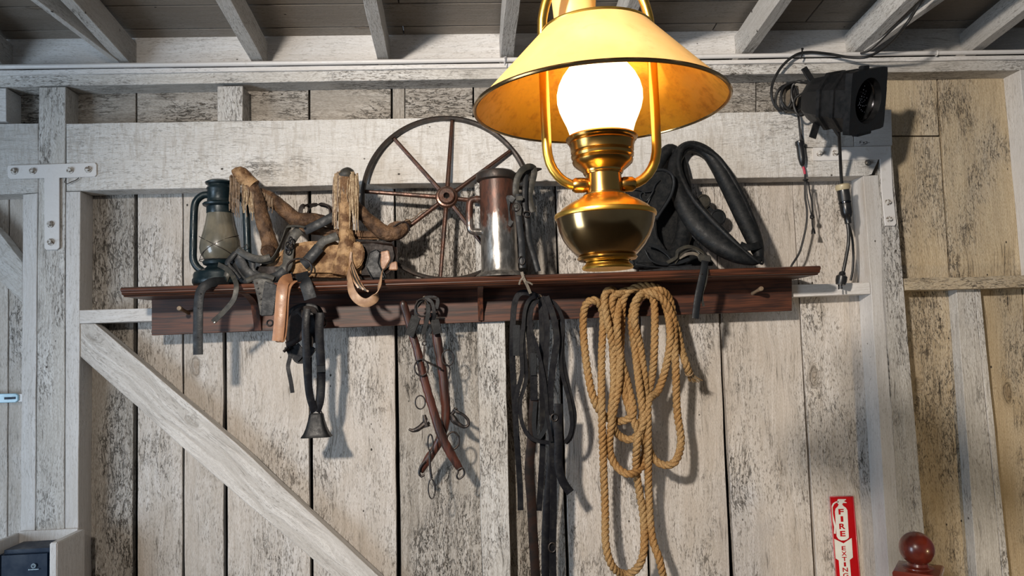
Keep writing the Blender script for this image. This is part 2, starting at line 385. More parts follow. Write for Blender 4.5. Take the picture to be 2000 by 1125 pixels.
def strap(name, pts, wd, mat, parent=None, th=.0035, mode='X', step=.008, closed=False, tw=0.0, tw1=None, bm=None, edge=True):
    """mode 'F': band faces the viewer; mode 'X': width runs along world X; or a vector"""
    own = bm is None; bm = bm or bmesh.new()
    pp = [list(p) for p in pts]
    for p in pp:
        if len(p) == 3: p.append(1.0)
    q = cr(pp, step, closed); n = len(q)
    prof = [(-.5*wd, -.25*th), (-.46*wd, -.5*th), (.46*wd, -.5*th), (.5*wd, -.25*th), (.5*wd, .25*th), (.46*wd, .5*th), (-.46*wd, .5*th), (-.5*wd, .25*th)]
    t1 = tw if tw1 is None else tw1
    def up(i, t):
        a = tw+(t1-tw)*i/max(1, n-1)
        base = t.cross(Vector((0, 1, 0))) if mode == 'F' else (Vector((1, 0, 0)) if mode == 'X' else Vector(mode))
        base = base-t*base.dot(t)
        if base.length < 1e-4: base = Vector((1, 0, 0))
        base.normalize()
        return base*cos(a)+t.cross(base)*sin(a)
    sweep(bm, [Vector(p[:3]) for p in q], prof, closed, up=up, scales=[(p[3], 1) for p in q])
    return from_bm(bm, name, mat, parent, sharp=50) if own else None
def frame(axis, hint=(0, 0, 1)):
    z = Vector(axis).normalized(); x = Vector(hint).cross(z)
    if x.length < 1e-4: x = Vector((1, 0, 0)).cross(z)
    x.normalize(); y = z.cross(x); return Matrix((x, y, z)).transposed()
def lathe(name, prof, loc, mat, parent=None, axis=(0, 0, 1), n=40, bm=None, sx=1, sy=1, closed=False, sharp=35, hint=(0, 0, 1)):
    """prof: (radius, height) from one end to the other"""
    own = bm is None; bm = bm or bmesh.new(); R = frame(axis, hint); loc = Vector(loc); rings = []
    for r, h in prof:
        if r < 1e-5: rings.append([bm.verts.new(loc+R@Vector((0, 0, h)))]*n)
        else: rings.append([bm.verts.new(loc+R@Vector((r*sx*cos(2*pi*k/n), r*sy*sin(2*pi*k/n), h))) for k in range(n)])
    m = len(rings)
    for i in range(m if closed else m-1):
        A, B = rings[i], rings[(i+1) % m]
        for k in range(n):
            f = []
            for v in (A[k], A[(k+1) % n], B[(k+1) % n], B[k]):
                if v not in f: f.append(v)
            if len(f) > 2:
                try: bm.faces.new(f)
                except ValueError: pass
    return from_bm(bm, name, mat, parent, sharp=sharp) if own else None
def box(name, c, s, mat, parent=None, R=None, bev=.001, bm=None):
    own = bm is None; bm = bm or bmesh.new(); R = R or Matrix.Identity(3); c = Vector(c)
    vs_ = [bm.verts.new(c+R@Vector((x*s[0]/2, y*s[1]/2, z*s[2]/2))) for x in (-1, 1) for y in (-1, 1) for z in (-1, 1)]
    fs = [bm.faces.new([vs_[i] for i in f]) for f in ((0, 1, 3, 2), (4, 6, 7, 5), (0, 4, 5, 1), (2, 3, 7, 6), (0, 2, 6, 4), (1, 5, 7, 3))]
    if bev:
        es = list({e for f in fs for e in f.edges})
        bmesh.ops.bevel(bm, geom=es, offset=bev, segments=2, affect='EDGES')
    return from_bm(bm, name, mat, parent, sharp=45) if own else None
def Z(ox, oy, s):
    """points picked on an enlarged detail -> world"""
    return lambda x, y, d, *a: tuple(P(ox+x/s, oy+y/s, d)) + tuple(a)
def ringo(name, c, r, tr, mat, parent=None, axis=(0, 1, 0), sx=1, sy=1, n=28, hint=(0, 0, 1), bm=None):
    R = frame(axis, hint); c = Vector(c)
    pts = [c+R@Vector((r*sx*cos(2*pi*k/n), r*sy*sin(2*pi*k/n), 0)) for k in range(n)]
    own = bm is None; bm = bm or bmesh.new()
    sweep(bm, pts, circ(tr, 8), True)
    return from_bm(bm, name, mat, parent) if own else None
def bolt(c, mat, parent, r=.008, h=.009, name='bolt'):
    bm = bmesh.new(); ro = random.random()*6
    lathe('', [(r*1.55, 0), (r*1.5, .002), (0, .002)], c, None, axis=(0, -1, 0), n=18, bm=bm)
    lathe('', [(r, .001), (r, h*.8), (r*.85, h), (0, h*1.05)], Vector(c), None, axis=(0, -1, 0), n=6, bm=bm, hint=(sin(ro), 0, cos(ro)))
    return from_bm(bm, name, mat, parent, sharp=25)
# ------------------------------------------------------------------ more materials
M['shelf'] = simple('dark_stained_wood', (.125, .040, .020), (.050, .018, .010), rough=.38, scale=28, stretch=(1, 1, 1), bump=.25, spec=.5)
def grainwood(name, c1, c2, rough=.4, sc=(.06, 1, 1), scale=120, bump=.25):
    m, nt, b = new_mat(name); q = NB(nt); tc = q.n('ShaderNodeTexCoord'); v = q.mapv(tc.outputs['Object'], sc)
    f = q.noise(v, scale, 4, .6, .3); f2 = q.noise(v, scale*.25, 3)
    k = q.math('ADD', q.math('MULTIPLY', f, .5), q.math('MULTIPLY', f2, .5))
    nt.links.new(q.mix(q.ramp(k, .40, .60), C4(*c1), C4(*c2)), b.inputs['Base Color'])
    b.inputs['Roughness'].default_value = rough
    bp = q.n('ShaderNodeBump', inp={'Strength': bump, 'Distance': .002, 'Height': k}); nt.links.new(bp.outputs[0], b.inputs['Normal'])
    return m
M['shelf'] = grainwood('dark_stained_wood', (.115, .036, .016), (.034, .013, .008), .42, bump=.3)
M['shelfv'] = grainwood('dark_stained_wood_upright', (.105, .033, .015), (.030, .011, .007), .5, (1, 1, .06))
M['peg'] = grainwood('worn_peg_wood', (.30, .22, .14), (.20, .14, .09), .5, (1, .1, 1))
M['blackleather'] = simple('black_leather', (.007, .008, .009), (.015, .015, .015), rough=.55, scale=60, bump=.4, spec=.22, lo=.4, hi=.7)
M['blackstrap'] = simple('worn_black_strap', (.007, .007, .009), (.020, .019, .017), rough=.45, scale=35, bump=.35, spec=.25, lo=.5, hi=.8)
M['brownstrap'] = simple('dark_brown_strap', (.022, .012, .009), (.010, .007, .006), rough=.55, scale=35, bump=.35, spec=.2)
M['greystrap'] = simple('dusty_olive_leather', (.050, .045, .034), (.020, .019, .016), rough=.55, scale=45, bump=.4)
M['bluestrap'] = simple('dusty_dark_leather', (.015, .017, .019), (.008, .009, .011), rough=.5, scale=45, bump=.35, spec=.3)
M['tan'] = simple('tan_leather', (.36, .175, .085), (.22, .10, .05), rough=.42, scale=30, bump=.3, lo=.35, hi=.75)
M['tanpale'] = simple('pale_tan_leather', (.42, .26, .15), (.28, .16, .09), rough=.5, scale=35, bump=.3)
M['rawhide'] = simple('old_rawhide', (.42, .26, .13), (.12, .06, .028), rough=.6, scale=24, bump=1.0, det=7, dist=.012, spec=.25, lo=.38, hi=.62)
M['rawhide2'] = simple('brown_rawhide', (.17, .095, .05), (.045, .024, .014), rough=.6, scale=26, bump=1.0, det=7, dist=.012, spec=.25)
M['fringe'] = simple('dry_fringe', (.42, .31, .18), (.20, .12, .06), rough=.6, scale=90, bump=.3)
M['fringe2'] = simple('dark_dry_fringe', (.22, .145, .085), (.09, .055, .03), rough=.6, scale=90, bump=.3)
M['lantern'] = simple('dark_blue_green_enamel', (.007, .017, .022), (.018, .028, .030), rough=.38, metal=.25, scale=30, bump=.25, lo=.45, hi=.75)
M['smoked'] = simple('dusty_smoked_glass', (.17, .15, .11), (.09, .085, .065), rough=.25, scale=12, bump=.05, coat=.6)
M['wire'] = simple('dark_wire', (.03, .025, .022), (.06, .045, .035), rough=.45, metal=.6, scale=80)
M['wheel'] = simple('rusty_brown_iron', (.095, .042, .026), (.045, .024, .017), rough=.36, metal=.45, scale=40, bump=.35, spec=.5)
M['wheelrim'] = simple('dark_iron_band', (.040, .026, .019), (.022, .018, .015), rough=.5, metal=.3, scale=40, bump=.4)
M['iron'] = simple('black_iron', (.020, .020, .022), (.055, .042, .035), rough=.45, metal=.6, scale=60, bump=.4)
M['hame'] = grainwood('red_brown_hame_wood', (.085, .026, .016), (.026, .012, .009), .38, (1, 1, .15), 90)
M['black'] = simple('black_painted_metal', (.007, .008, .009), (.012, .012, .013), rough=.45, scale=50, bump=.1, spec=.25)
M['blackpl'] = simple('black_plastic', (.012, .012, .013), (.018, .018, .018), rough=.35, bump=0)
M['cable'] = simple('black_cable', (.010, .010, .011), (.016, .016, .016), rough=.45, bump=0)
M['cream'] = simple('cream_plastic', (.50, .42, .26), (.42, .35, .22), rough=.4, bump=0)
M['red'] = simple('red_sign_face', (.55, .004, .010), (.42, .004, .008), rough=.6, bump=0, spec=.1, scale=6)
M['signwhite'] = simple('white_sign_face', (.80, .80, .74), (.74, .74, .68), rough=.5, bump=0, spec=.2)
M['newel'] = simple('red_brown_varnish', (.19, .028, .014), (.10, .016, .010), rough=.25, scale=14, bump=.1, coat=.4)
M['dispenser'] = simple('dark_blue_plastic', (.003, .013, .034), (.004, .015, .038), rough=.45, bump=0, spec=.25)
M['print'] = simple('grey_print', (.32, .42, .50), (.30, .40, .48), rough=.4, bump=0)
M['latch'] = simple('pale_blue_plastic_latch', (.42, .66, .78), (.36, .58, .70), rough=.3, bump=0)
M['pinkwire'] = simple('red_sleeve', (.5, .02, .05), (.4, .02, .05), rough=.4, bump=0)
M['thong'] = simple('grey_thong', (.20, .17, .13), (.12, .10, .08), rough=.6, scale=60)
M['reflector'] = simple('dark_mirror_reflector', (.12, .12, .13), (.05, .05, .055), rough=.12, metal=1.0, bump=0)
# rusty tin with grey lower body
m_, nt, b_ = new_mat('rusty_tin'); q = NB(nt); tc = q.n('ShaderNodeTexCoord'); v = tc.outputs['Object']
sx_ = q.n('ShaderNodeSeparateXYZ', inp={0: v})
f1 = q.noise(q.mapv(v, (1, 1, .5)), 28, 6, .65); f2 = q.noise(q.mapv(v, (1, 1, .35)), 70, 4, .6); M['tin'] = m_
M['_tin'] = (nt, b_, q, v, sx_, f1, f2)
# brass family
def brass(name, c1, c2, rough, scale=9, lo=.35, hi=.65): return simple(name, c1, c2, rough=rough, metal=1.0, scale=scale, bump=.05, lo=lo, hi=hi, rvar=.06)
M['brass'] = brass('antique_brass', (.62, .36, .10), (.40, .22, .06), .24)
M['brassd'] = brass('aged_dark_brass', (.50, .33, .15), (.32, .20, .09), .17)
M['brassy'] = brass('yellow_brass', (.95, .58, .12), (.85, .48, .08), .30)
m, nt, b = new_mat('ochre_lamp_shade'); q = NB(nt); v = q.coords(False)
f = q.noise(q.mapv(v, (1, 1, 1)), 40, 6, .7, .8); g = q.noise(q.mapv(v, (1, 1, .3)), 9, 4)
c = q.mix(q.ramp(g, .35, .65), C4(.92, .58, .20), C4(.97, .68, .28)); c = q.mix(q.math('MULTIPLY', q.ramp(f, .52, .74), .30), c, C4(.60, .34, .09))
nt.links.new(c, b.inputs['Base Color']); b.inputs['Roughness'].default_value = .5
tr = nt.nodes.new('ShaderNodeBsdfTranslucent'); nt.links.new(c, tr.inputs[0]); mx = nt.nodes.new('ShaderNodeMixShader'); mx.inputs[0].default_value = .30
nt.links.new(b.outputs[0], mx.inputs[1]); nt.links.new(tr.outputs[0], mx.inputs[2]); nt.links.new(mx.outputs[0], nt.nodes['Material Output'].inputs[0]); M['shade'] = m
M['lining'] = simple('golden_shade_lining', (.90, .42, .035), (.62, .25, .02), rough=.42, metal=.35, scale=60, bump=.3, det=6, lo=.45, hi=.75)
m, nt, b = new_mat('lit_opal_glass'); b.inputs['Base Color'].default_value = (1, .95, .85, 1); b.inputs['Emission Color'].default_value = (1.0, .78, .42, 1); b.inputs['Emission Strength'].default_value = 4.4; b.inputs['Roughness'].default_value = .3; M['globe'] = m
m, nt, b = new_mat('rope_fibre'); q = NB(nt); v = q.coords(False)
f = q.noise(v, 300, 3, .6); g = q.noise(v, 9, 3)
c = q.mix(q.ramp(g, .35, .65), C4(.40, .215, .075), C4(.42, .27, .12)); c = q.mix(q.math('MULTIPLY', q.ramp(f, .40, .62), .75), c, C4(.17, .09, .035))
nt.links.new(c, b.inputs['Base Color']); b.inputs['Roughness'].default_value = .75; b.inputs['Specular IOR Level'].default_value = .2
bp = q.n('ShaderNodeBump', inp={'Strength': .5, 'Distance': .001, 'Height': f}); nt.links.new(bp.outputs[0], b.inputs['Normal']); M['rope'] = m
# ================================================================== fittings on the wall
def plate(px, d=T+.0, t=.004, holes=(), name='strap_plate', parent=None, mat='metalpaint'):
    return prism(name, [P(x, y, d+t) for x, y in px], t, M[mat], parent, bev=.0012)
M['boltpaint'] = simple('shading_flecked_bolt', (.66, .64, .60), (.16, .12, .09), rough=.5, scale=130, bump=.4, lo=.45, hi=.6)  # dark flecks stand in for the shading that outlines the bolts
th = empty('tee_strap_plate', P(100, 340, T), 'white painted iron tee plate with bolts joining the left post and header', 'plate')
plate([(14, 328), (16, 323), (185, 317.5), (188.5, 322), (188.5, 341), (185, 345), (116, 347.2), (116, 483), (112, 487.5), (90, 488), (86.5, 484), (86, 347.8), (20, 349.5), (15, 345)], d=.095, parent=th, name='plate')
for x, y in ((28, 334), (64, 334), (137, 332.5), (172.5, 331), (98.5, 438), (99, 472.5)): bolt(P(x, y, .0995), M['boltpaint'], th, r=.0082, h=.012)
lk = empty('wire_hook', P(140, 352, .1), 'small wire hook under the tee plate on the left post', 'hook')
tube('hook_wire', [P(128, 350, .104), P(126, 356, .106), P(131, 359, .106), P(140, 355, .105), P(150, 351, .104), P(154, 347, .102)], .0014, M['wire'], lk)
an = empty('angle_plate', P(1700, 310, T), 'white painted iron angle plate with bolts at the header corner below the stage light', 'plate')
plate([(1586, 291), (1589, 288), (1740, 285), (1744, 372), (1751, 436), (1748, 441), (1729, 441), (1722, 372), (1719, 311), (1590, 314), (1587, 312)], d=.095, parent=an, name='plate')
for x, y in ((1600.5, 300), (1631, 299), (1734.5, 395), (1736.5, 428)): bolt(P(x, y, .0995), M['boltpaint'], an, r=.0078, h=.012)
bb = bolt(P(1695, 318, .095), simple('bare_steel', (.30, .29, .27), (.15, .13, .11), rough=.35, metal=.8), None, r=.008, name='carriage_bolt'); tag(bb, 'bare steel carriage bolt at the end of the header, inside the angle plate', 'bolt')
# conduit along the plate
cz = empty('conduit', P(1000, 115, .105), 'long white painted pipe running along the top plate', 'pipe')
tube('pipe', [P(-200, 133, .112), P(500, 124.3, .112), P(1000, 116.6, .112), P(1500, 108.6, .112), P(2200, 98, .112)], .0085, M['metalpaint'], cz, n=14, step=.3)
for x in (985, 1829): 
    y = 117-(x-1000)*.0158
    ringo('pipe_clip', P(x, y, .112), .0098, .0022, M['metalpaint'], cz, axis=(1, 0, 0))
hk = empty('cup_hook', P(988, 118, .12), 'small bright steel hook on the pipe beside the lamp shade', 'hook')
tube('hook_wire', [P(986, 128, .125), P(987, 118, .128), P(989, 111, .127), P(984, 112, .126)], .002, simple('bright_steel', (.55, .56, .58), (.4, .4, .42), rough=.3, metal=.8), hk)
# ================================================================== shelf
def zshelf(px, d): return hit(px, 0, P(235, 563, .31), (0, 0, 1))
zl = P(235, 561, .31).z; zr = P(1603, 518.5, .31).z; xl = P(235, 561, .31).x; xr = P(1603, 518.5, .31).x
def ZS(x): return zl+(zr-zl)*(x-xl)/(xr-xl)
sh = empty('peg_shelf', P(920, 600, T), 'long dark stained wooden shelf with a peg rail below it', 'shelf')
sax = Vector((xr-xl, 0, zr-zl)).normalized()
bm = bmesh.new()
def shelfprof(o, kk):
    return [bm.verts.new(o+Vector((0, -y, z))) for y, z in ((.092, 0), (.302, 0), (.308, -.003), (.31, -.008), (.308, -.013), (.303, -.016), (.303, -.019), (.298, -.024), (.288, -.026), (.284, -.030), (.092, -.030))]
eL = Vector((xl, 0, zl)); eR = Vector((xr, 0, zr)); rs = [shelfprof(eL.lerp(eR, i/24), i) for i in range(25)]
for i in range(24):
    for j in range(11): bm.faces.new((rs[i][j], rs[i][(j+1) % 11], rs[i+1][(j+1) % 11], rs[i+1][j]))
bm.faces.new(rs[0]); bm.faces.new(rs[-1][::-1])
from_bm(bm, 'shelf_board', M['shelf'], sh, sharp=30)
board('back_board', [(296, 580), (940, 562), (940, 629), (296, 655)], .1105, .02, M['shelfv'], sh, jit=0).data.materials[0] = M['shelfv']
board('back_board', [(941, 562), (1547, 532), (1547, 607), (941, 629)], .1105, .02, M['shelfv'], sh, jit=0)
def bracket(x0, x1, yt, yb, name='bracket'):
    a = P(x0, yb, .11); b = P(x1, yb, .11); zt = ZS(a.x)-.031
    bm = bmesh.new(); R_ = []
    for X in (a.x, b.x):
        R_.append([bm.verts.new(Vector((X, -y, z))) for y, z in ((.111, a.z), (.121, a.z), (.128, a.z+.03), (.16, zt-.03), (.21, zt-.012), (.27, zt), (.111, zt))])
    bm.faces.new(R_[0]); bm.faces.new(R_[1][::-1])
    for j in range(7): bm.faces.new((R_[0][j], R_[0][(j+1) % 7], R_[1][(j+1) % 7], R_[1][j]))
    from_bm(bm, name, M['shelfv'], sh, sharp=30)
bracket(498, 512, 0, 646); bracket(934, 944, 0, 626)
for x, y in ((368, 611), (540, 610), (833, 591), (1050, 588), (1271, 579), (1470, 573)):
    b0 = P(x, y, .1095); e0 = b0+Vector((0, -.085, .012))
    lathe('peg', [(.0075, 0), (.0070, .012), (.0058, .03), (.0062, .055), (.0085, .078), (.0088, .084), (.007, .088), (0, .089)], b0, M['peg'], sh, axis=e0-b0, n=16)
# ================================================================== fire extinguisher sign
SG = lambda x, y: P(1580+x/6.083, 940+y/6.083, .003)
sign = empty('fire_extinguisher_sign', SG(400, 600), 'tall red and white fire extinguisher sign fixed to the wall planks', 'sign')
S0 = P(1580+420/6.083, 940+650/6.083, 0)
sa = (P(1672, 1125, 0)-P(1665, 968, 0)).normalized()      # edge direction
def SP(x, y, d): return P(1580+x/6.083, 940+y/6.083, d)
prism('sign_panel', [SP(250, 185, .006), SP(525, 178, .006), SP(668, 1900, .006), SP(385, 1905, .006)], .004, M['red'], sign, bev=.001)
def rim(a, b):
    tube('sign_edge', [SP(*a, .008), SP(*b, .008)], .0021, M['redge'], sign, n=8, raw=True)
M['redge'] = simple('red_sign_edge', (.62, .10, .11), (.55, .05, .06), rough=.25, bump=0)
rim((252, 186), (523, 180)); rim((523, 180), (666, 1898)); rim((252, 186), (386, 1902))
def flat(px, name, mat, d=.0072, t=.001): return prism(name, [SP(x, y, d) for x, y in px], t, M[mat], sign, bev=.0002)
bot = [(330, 655), (310, 360), (318, 325), (345, 298), (355, 275), (340, 262), (338, 228), (345, 212), (440, 212), (440, 222), (415, 236), (450, 252), (448, 258), (405, 258), (395, 275), (408, 292), (440, 315), (457, 345), (475, 668), (455, 690), (420, 703), (385, 703), (352, 688)]
flat(bot, 'extinguisher_shape', 'signwhite')
flat([(352, 236), (320, 240), (285, 262), (268, 300), (270, 400), (285, 480), (300, 540), (298, 622), (318, 624), (322, 530), (304, 470), (286, 390), (282, 310), (300, 272), (325, 254), (352, 252)], 'hose_shape', 'signwhite')
flat([(298, 682), (412, 738), (508, 674), (523, 905), (485, 935), (560, 1860), (430, 1865), (355, 940), (315, 915)], 'arrow_shape', 'signwhite')
fc = bpy.data.curves.new('f', 'FONT')
def letter(ch, x, y, hpx, mat=None, wpx=None, parent=sign, SPf=SP, d=.0078, bold=.015, sh=.0):
    cu = bpy.data.curves.new('t', 'FONT'); cu.body = ch; cu.size = 1; cu.offset = bold; cu.align_x = 'CENTER'; cu.extrude = .004
    ob = bpy.data.objects.new('t', cu); COL.objects.link(ob)
    dg = bpy.context.evaluated_depsgraph_get(); me = bpy.data.meshes.new_from_object(ob.evaluated_get(dg)); bpy.data.objects.remove(ob)
    xs_ = [v.co.x for v in me.vertices]; ys_ = [v.co.y for v in me.vertices]
    w0, h0 = max(xs_)-min(xs_), max(ys_)-min(ys_); cx, cy = (max(xs_)+min(xs_))/2, (max(ys_)+min(ys_))/2
    wpx = wpx or hpx*w0/h0
    for v in me.vertices:
        p = SPf(x+(v.co.x-cx)/w0*wpx + .075*(-(v.co.y-cy)/h0*hpx), y-(v.co.y-cy)/h0*hpx - .03*(v.co.x-cx)/w0*wpx, d+v.co.z*.05)
        v.co = p
    me.materials.clear(); o = link('letter', me, mat or M['red'], parent, smooth=False); return o
for ch, x, y, wd in (('F', 382, 362, 62), ('I', 392, 448, 30), ('R', 396, 535, 72), ('E', 402, 622, 62)): letter(ch, x, y, 66, wpx=wd, bold=.03)
for i, (ch, wd) in enumerate((('E', 48), ('X', 62), ('T', 56), ('I', 24), ('N', 62), ('G', 62), ('U', 62), ('I', 24), ('S', 58), ('H', 60), ('E', 48), ('R', 60))):
    letter(ch, 413+i*4.7, 795+i*64, 50, wpx=wd, bold=.02)
# ================================================================== newel post, lower right
nd = .50; k = mpp(nd); c = P(1790.5, 1071, nd); zc = c.z
nw = empty('newel_post', (c.x, c.y, 0), 'red-brown varnished newel post with a round ball finial', 'post')
r = 32.0*k
lathe('ball_finial', [(r*sin(pi*i/24), -r*cos(pi*i/24)) for i in range(25)], c, M['newel'], nw, n=40)
lathe('finial_neck', [(r*.9, -r*1.16), (r*.88, -r*1.08), (r*.6, -r*1.0), (r*.55, -r*.85), (0, -r*.8)], c, M['newel'], nw, n=32)
Rn = Matrix.Rotation(radians(-38), 3, 'Z'); zb = zc-r*1.13
def capring(hs, name):
    bm = bmesh.new(); rr = []
    for h, s in hs: rr.append([bm.verts.new(Vector((c.x, c.y, zb+h))+Rn@Vector((sx*s, sy*s, 0))) for sx, sy in ((-1, -1), (1, -1), (1, 1), (-1, 1))])
    for A, B in zip(rr, rr[1:]):
        for j in range(4): bm.faces.new((A[j], A[(j+1) % 4], B[(j+1) % 4], B[j]))
    bm.faces.new(rr[0][::-1]); bm.faces.new(rr[-1]); from_bm(bm, name, M['newel'], nw, sharp=25)
q_ = 41*k
capring([(-.034, q_*.70), (-.026, q_*.80), (-.022, q_*.96), (-.018, q_*1.0), (-.008, q_*1.0), (-.003, q_*.95), (0, q_*.72)], 'cap')
capring([(-zb, q_*.70), (-.034, q_*.70)], 'shaft')
# ================================================================== paper towel dispenser in its wooden box, lower left
bx = empty('dispenser_box', P(100, 1090, T), 'open white wooden box on the wall holding a dark blue dispenser', 'box')
zb1 = P(100, 1035, T).z
def vpanel(x0, d0, d1, th, ztop, zbot, name='side_panel', mat='paint'):
    return box(name, (x0, -(d0+d1)/2, (ztop+zbot)/2), (th, d1-d0, ztop-zbot), M[mat], bx, bev=.003)
xL = P(42, 1040, T).x; xR = P(155, 1035, T).x
xLn = P(98.5, 1062, .28)
zt = P(98.5, 1062, .28).z; dep = .27
vpanel(xR+.009, T+.004, dep, .024, zt, zt-.36); vpanel(xL-.008, T+.004, dep, .018, zt, zt-.36)
box('back_panel', ((xL+xR)/2, -(T+.008), zt-.18), (xR-xL+.002, .012, .37), M['paint'], bx)
box('bottom_panel', ((xL+xR)/2, -(T+dep)/2-.005, zt-.365), (xR-xL+.04, dep-T-.015, .014), M['paint'], bx)
dp = empty('towel_dispenser', ((xL+xR)/2, -.18, zt-.355), 'dark blue plastic towel dispenser inside the white box', 'dispenser')
dx0, dx1 = xL+.012, xR-.010
box('dispenser_body', ((dx0+dx1)/2, -(T+.016+.245)/2, zt-.022-.165), (dx1-dx0, .135, .325), M['dispenser'], dp, bev=.014)
DP = lambda x, y: P(x/10.526, 1020+y/10.526, .242)
yd = -.2485
def onf(x, y):
    r_ = ray(x/10.526, 1020+y/10.526); return CAM+r_*((yd-CAM.y)/r_.y)
ringo('round_emblem', onf(687, 900)+Vector((0, .0005, 0)), .0062, .0016, M['print'], dp)
tube('emblem_swirl', [onf(668, 905), onf(678, 885), onf(697, 885), onf(708, 905), onf(695, 912)], .0009, M['print'], dp, step=.001)
bmx = bmesh.new()
for i in range(12):
    a = onf(590+i*18, 978-i*1.2); box('', a, (.0022 if i % 3 else .003, .0006, .0028 if i % 4 else .004), None, None, bev=0, bm=bmx)
o = from_bm(bmx, 'print_line', M['print'], dp, smooth=False)
# latch, far left
la = empty('latch', P(18, 777, .05), 'pale blue latch strap at the left edge, beside the batten', 'latch')
prism('latch_bar', [P(-60, 770, .035), P(30, 768.5, .035), P(35, 772, .035), P(35, 782, .035), P(30, 786, .035), P(-60, 789, .035)], .008, M['latch'], la, bev=.002)
prism('latch_slot', [P(8, 776, .0365), P(30, 775, .0365), P(30, 779.5, .0365), P(8, 780.5, .0365)], .002, M['dispenser'], la, bev=.0004)
prism('latch_backplate', [P(-60, 772, .028), P(44, 769, .028), P(44, 785, .028), P(-60, 788, .028)], .027, M['metalpaint'], la, bev=.002)
# ================================================================== hanging oil lamp
ld = 1.8; k = mpp(ld)
A0 = P(1187, 524, ld); LX, LY = A0.x, A0.y
def zy(y, x=1180): return P(x, y, ld).z
lamp = empty('hanging_oil_lamp', (LX, LY, zy(524)), 'hanging brass oil lamp with a cone shade and lit white globe', 'lamp')
o3 = (LX, LY, 0)
def LP(name, pr, mat, n=56, **kw): return lathe(name, [(r_*k, zy(y_)) for r_, y_ in pr], o3, M[mat], lamp, n=n, **kw)
LP('foot', [(0, 524), (40, 524), (49.5, 526), (51, 523), (49, 519), (44, 516), (42, 511), (44, 508), (0, 507)], 'brassy')
LP('foot_ring', [(46, 510), (57, 508), (60, 504.5), (58, 501), (52, 499)], 'brass')
LP('font_bowl', [(53, 501), (60, 498), (66, 492), (76, 481), (86, 466), (93, 450), (97, 434), (98.5, 424), (96, 420)], 'brassd')
LP('font_rim', [(97, 427), (100.5, 425), (101.5, 421), (100, 417), (95, 415.5)], 'brassy')
LP('font_shoulder', [(96, 418), (86, 407), (70, 397), (62, 393), (56, 391), (50, 386), (40, 381), (36, 379)], 'brassy')
LP('neck', [(42, 383), (42, 380), (36.5, 378), (36, 374), (36, 341), (40, 338), (41, 334)], 'brass')
LP('burner_gallery', [(38, 341), (40, 335), (52, 326), (59, 320), (61, 315), (58, 311), (62, 308), (63, 303), (60, 300), (63, 297), (64, 285), (66, 281), (65, 277), (70, 275), (72, 271), (70, 268), (64, 269), (60, 278), (0, 282)], 'brass')
gp = [(61, 278), (62, 270), (64, 258), (69, 243), (76, 228), (82, 214), (86, 198), (86, 182), (82, 166), (74, 150), (64, 137), (54, 124), (46, 108), (42, 92), (42, 76), (40, 76), (40, 92), (44, 108)]
LP('globe', gp, 'globe', n=64)
lathe('shade', [(110*k, zy(64)), (113*k, zy(66)), (183*k, zy(138)), (251*k, zy(208)), (254*k, zy(210)), (252.5*k, zy(210.5)), (182*k, zy(139)), (112.5*k, zy(67.5)), (110*k, zy(65))], o3, M['shade'], lamp, n=96, sharp=60)
lathe('shade_lining', [(110*k, zy(68)), (181*k, zy(141)), (249*k, zy(210.5)), (251*k, zy(211)), (251.5*k, zy(210.2)), (182*k, zy(139.6)), (111.5*k, zy(67.6))], o3, M['lining'], lamp, n=96, sharp=60)
ringo('shade_rim', (LX, LY, zy(210)), 253*k, .0028, M['brassd'], lamp, axis=(0, 0, 1), n=96)
ringo('shade_collar', (LX, LY, zy(64)), 110*k, .003, M['brassy'], lamp, axis=(0, 0, 1), n=64)
zc_ = zy(362); yaw_h = 0
def hp(dx, y): return (LX+dx*k, LY, zy(y))
for s in (-1, 1):
    rr = .0068
    tube('harp_arm', [hp(s*34, 361), hp(s*55, 362), hp(s*80, 352), hp(s*100, 330), hp(s*110, 300), hp(s*111.5, 250), hp(s*111.5, 150), hp(s*111, 60), hp(s*107, 25), hp(s*92, -15), hp(s*60, -55), hp(s*20, -75), hp(0, -80)], rr, M['brassy'], lamp, n=14, step=.012)
    lathe('arm_socket', [(.009, 0), (.0105, .004), (.0105, .016), (.008, .02)], Vector(hp(s*34, 361)), M['brass'], lamp, axis=(s, 0, 0), n=20)
bell = P(1133, 20, ld)
lathe('chimney_cowl', [(34*k, zy(66)), (38*k, zy(50)), (43.5*k, zy(10)), (47*k, zy(-30)), (50*k, zy(-48)), (47*k, zy(-48)), (43*k, zy(-30))], (bell.x, LY+.05, 0), M['shade'], lamp, n=48)
top = hp(0, -80); zroof = 2.66+.125*1.75
lathe('suspension_ring', [(.004, 0), (.012, .003), (.012, .012), (.004, .02)], top, M['brass'], lamp, n=20)
nchain = int((zroof-top[2])/.03)+1
for i in range(nchain): ringo('chain_link', Vector(top)+Vector((0, 0, .03+i*.03)), .011, .0022, M['brass'], lamp, axis=(1, 0, 0) if i % 2 else (0, 1, 0), sy=1.55, n=16)
# ================================================================== things on the shelf
def zs(px, d):          # z of the shelf top under the given photo column
    x = P(px, 540, d).x; return ZS(x)
A = Z(350, 300, 2.8133)
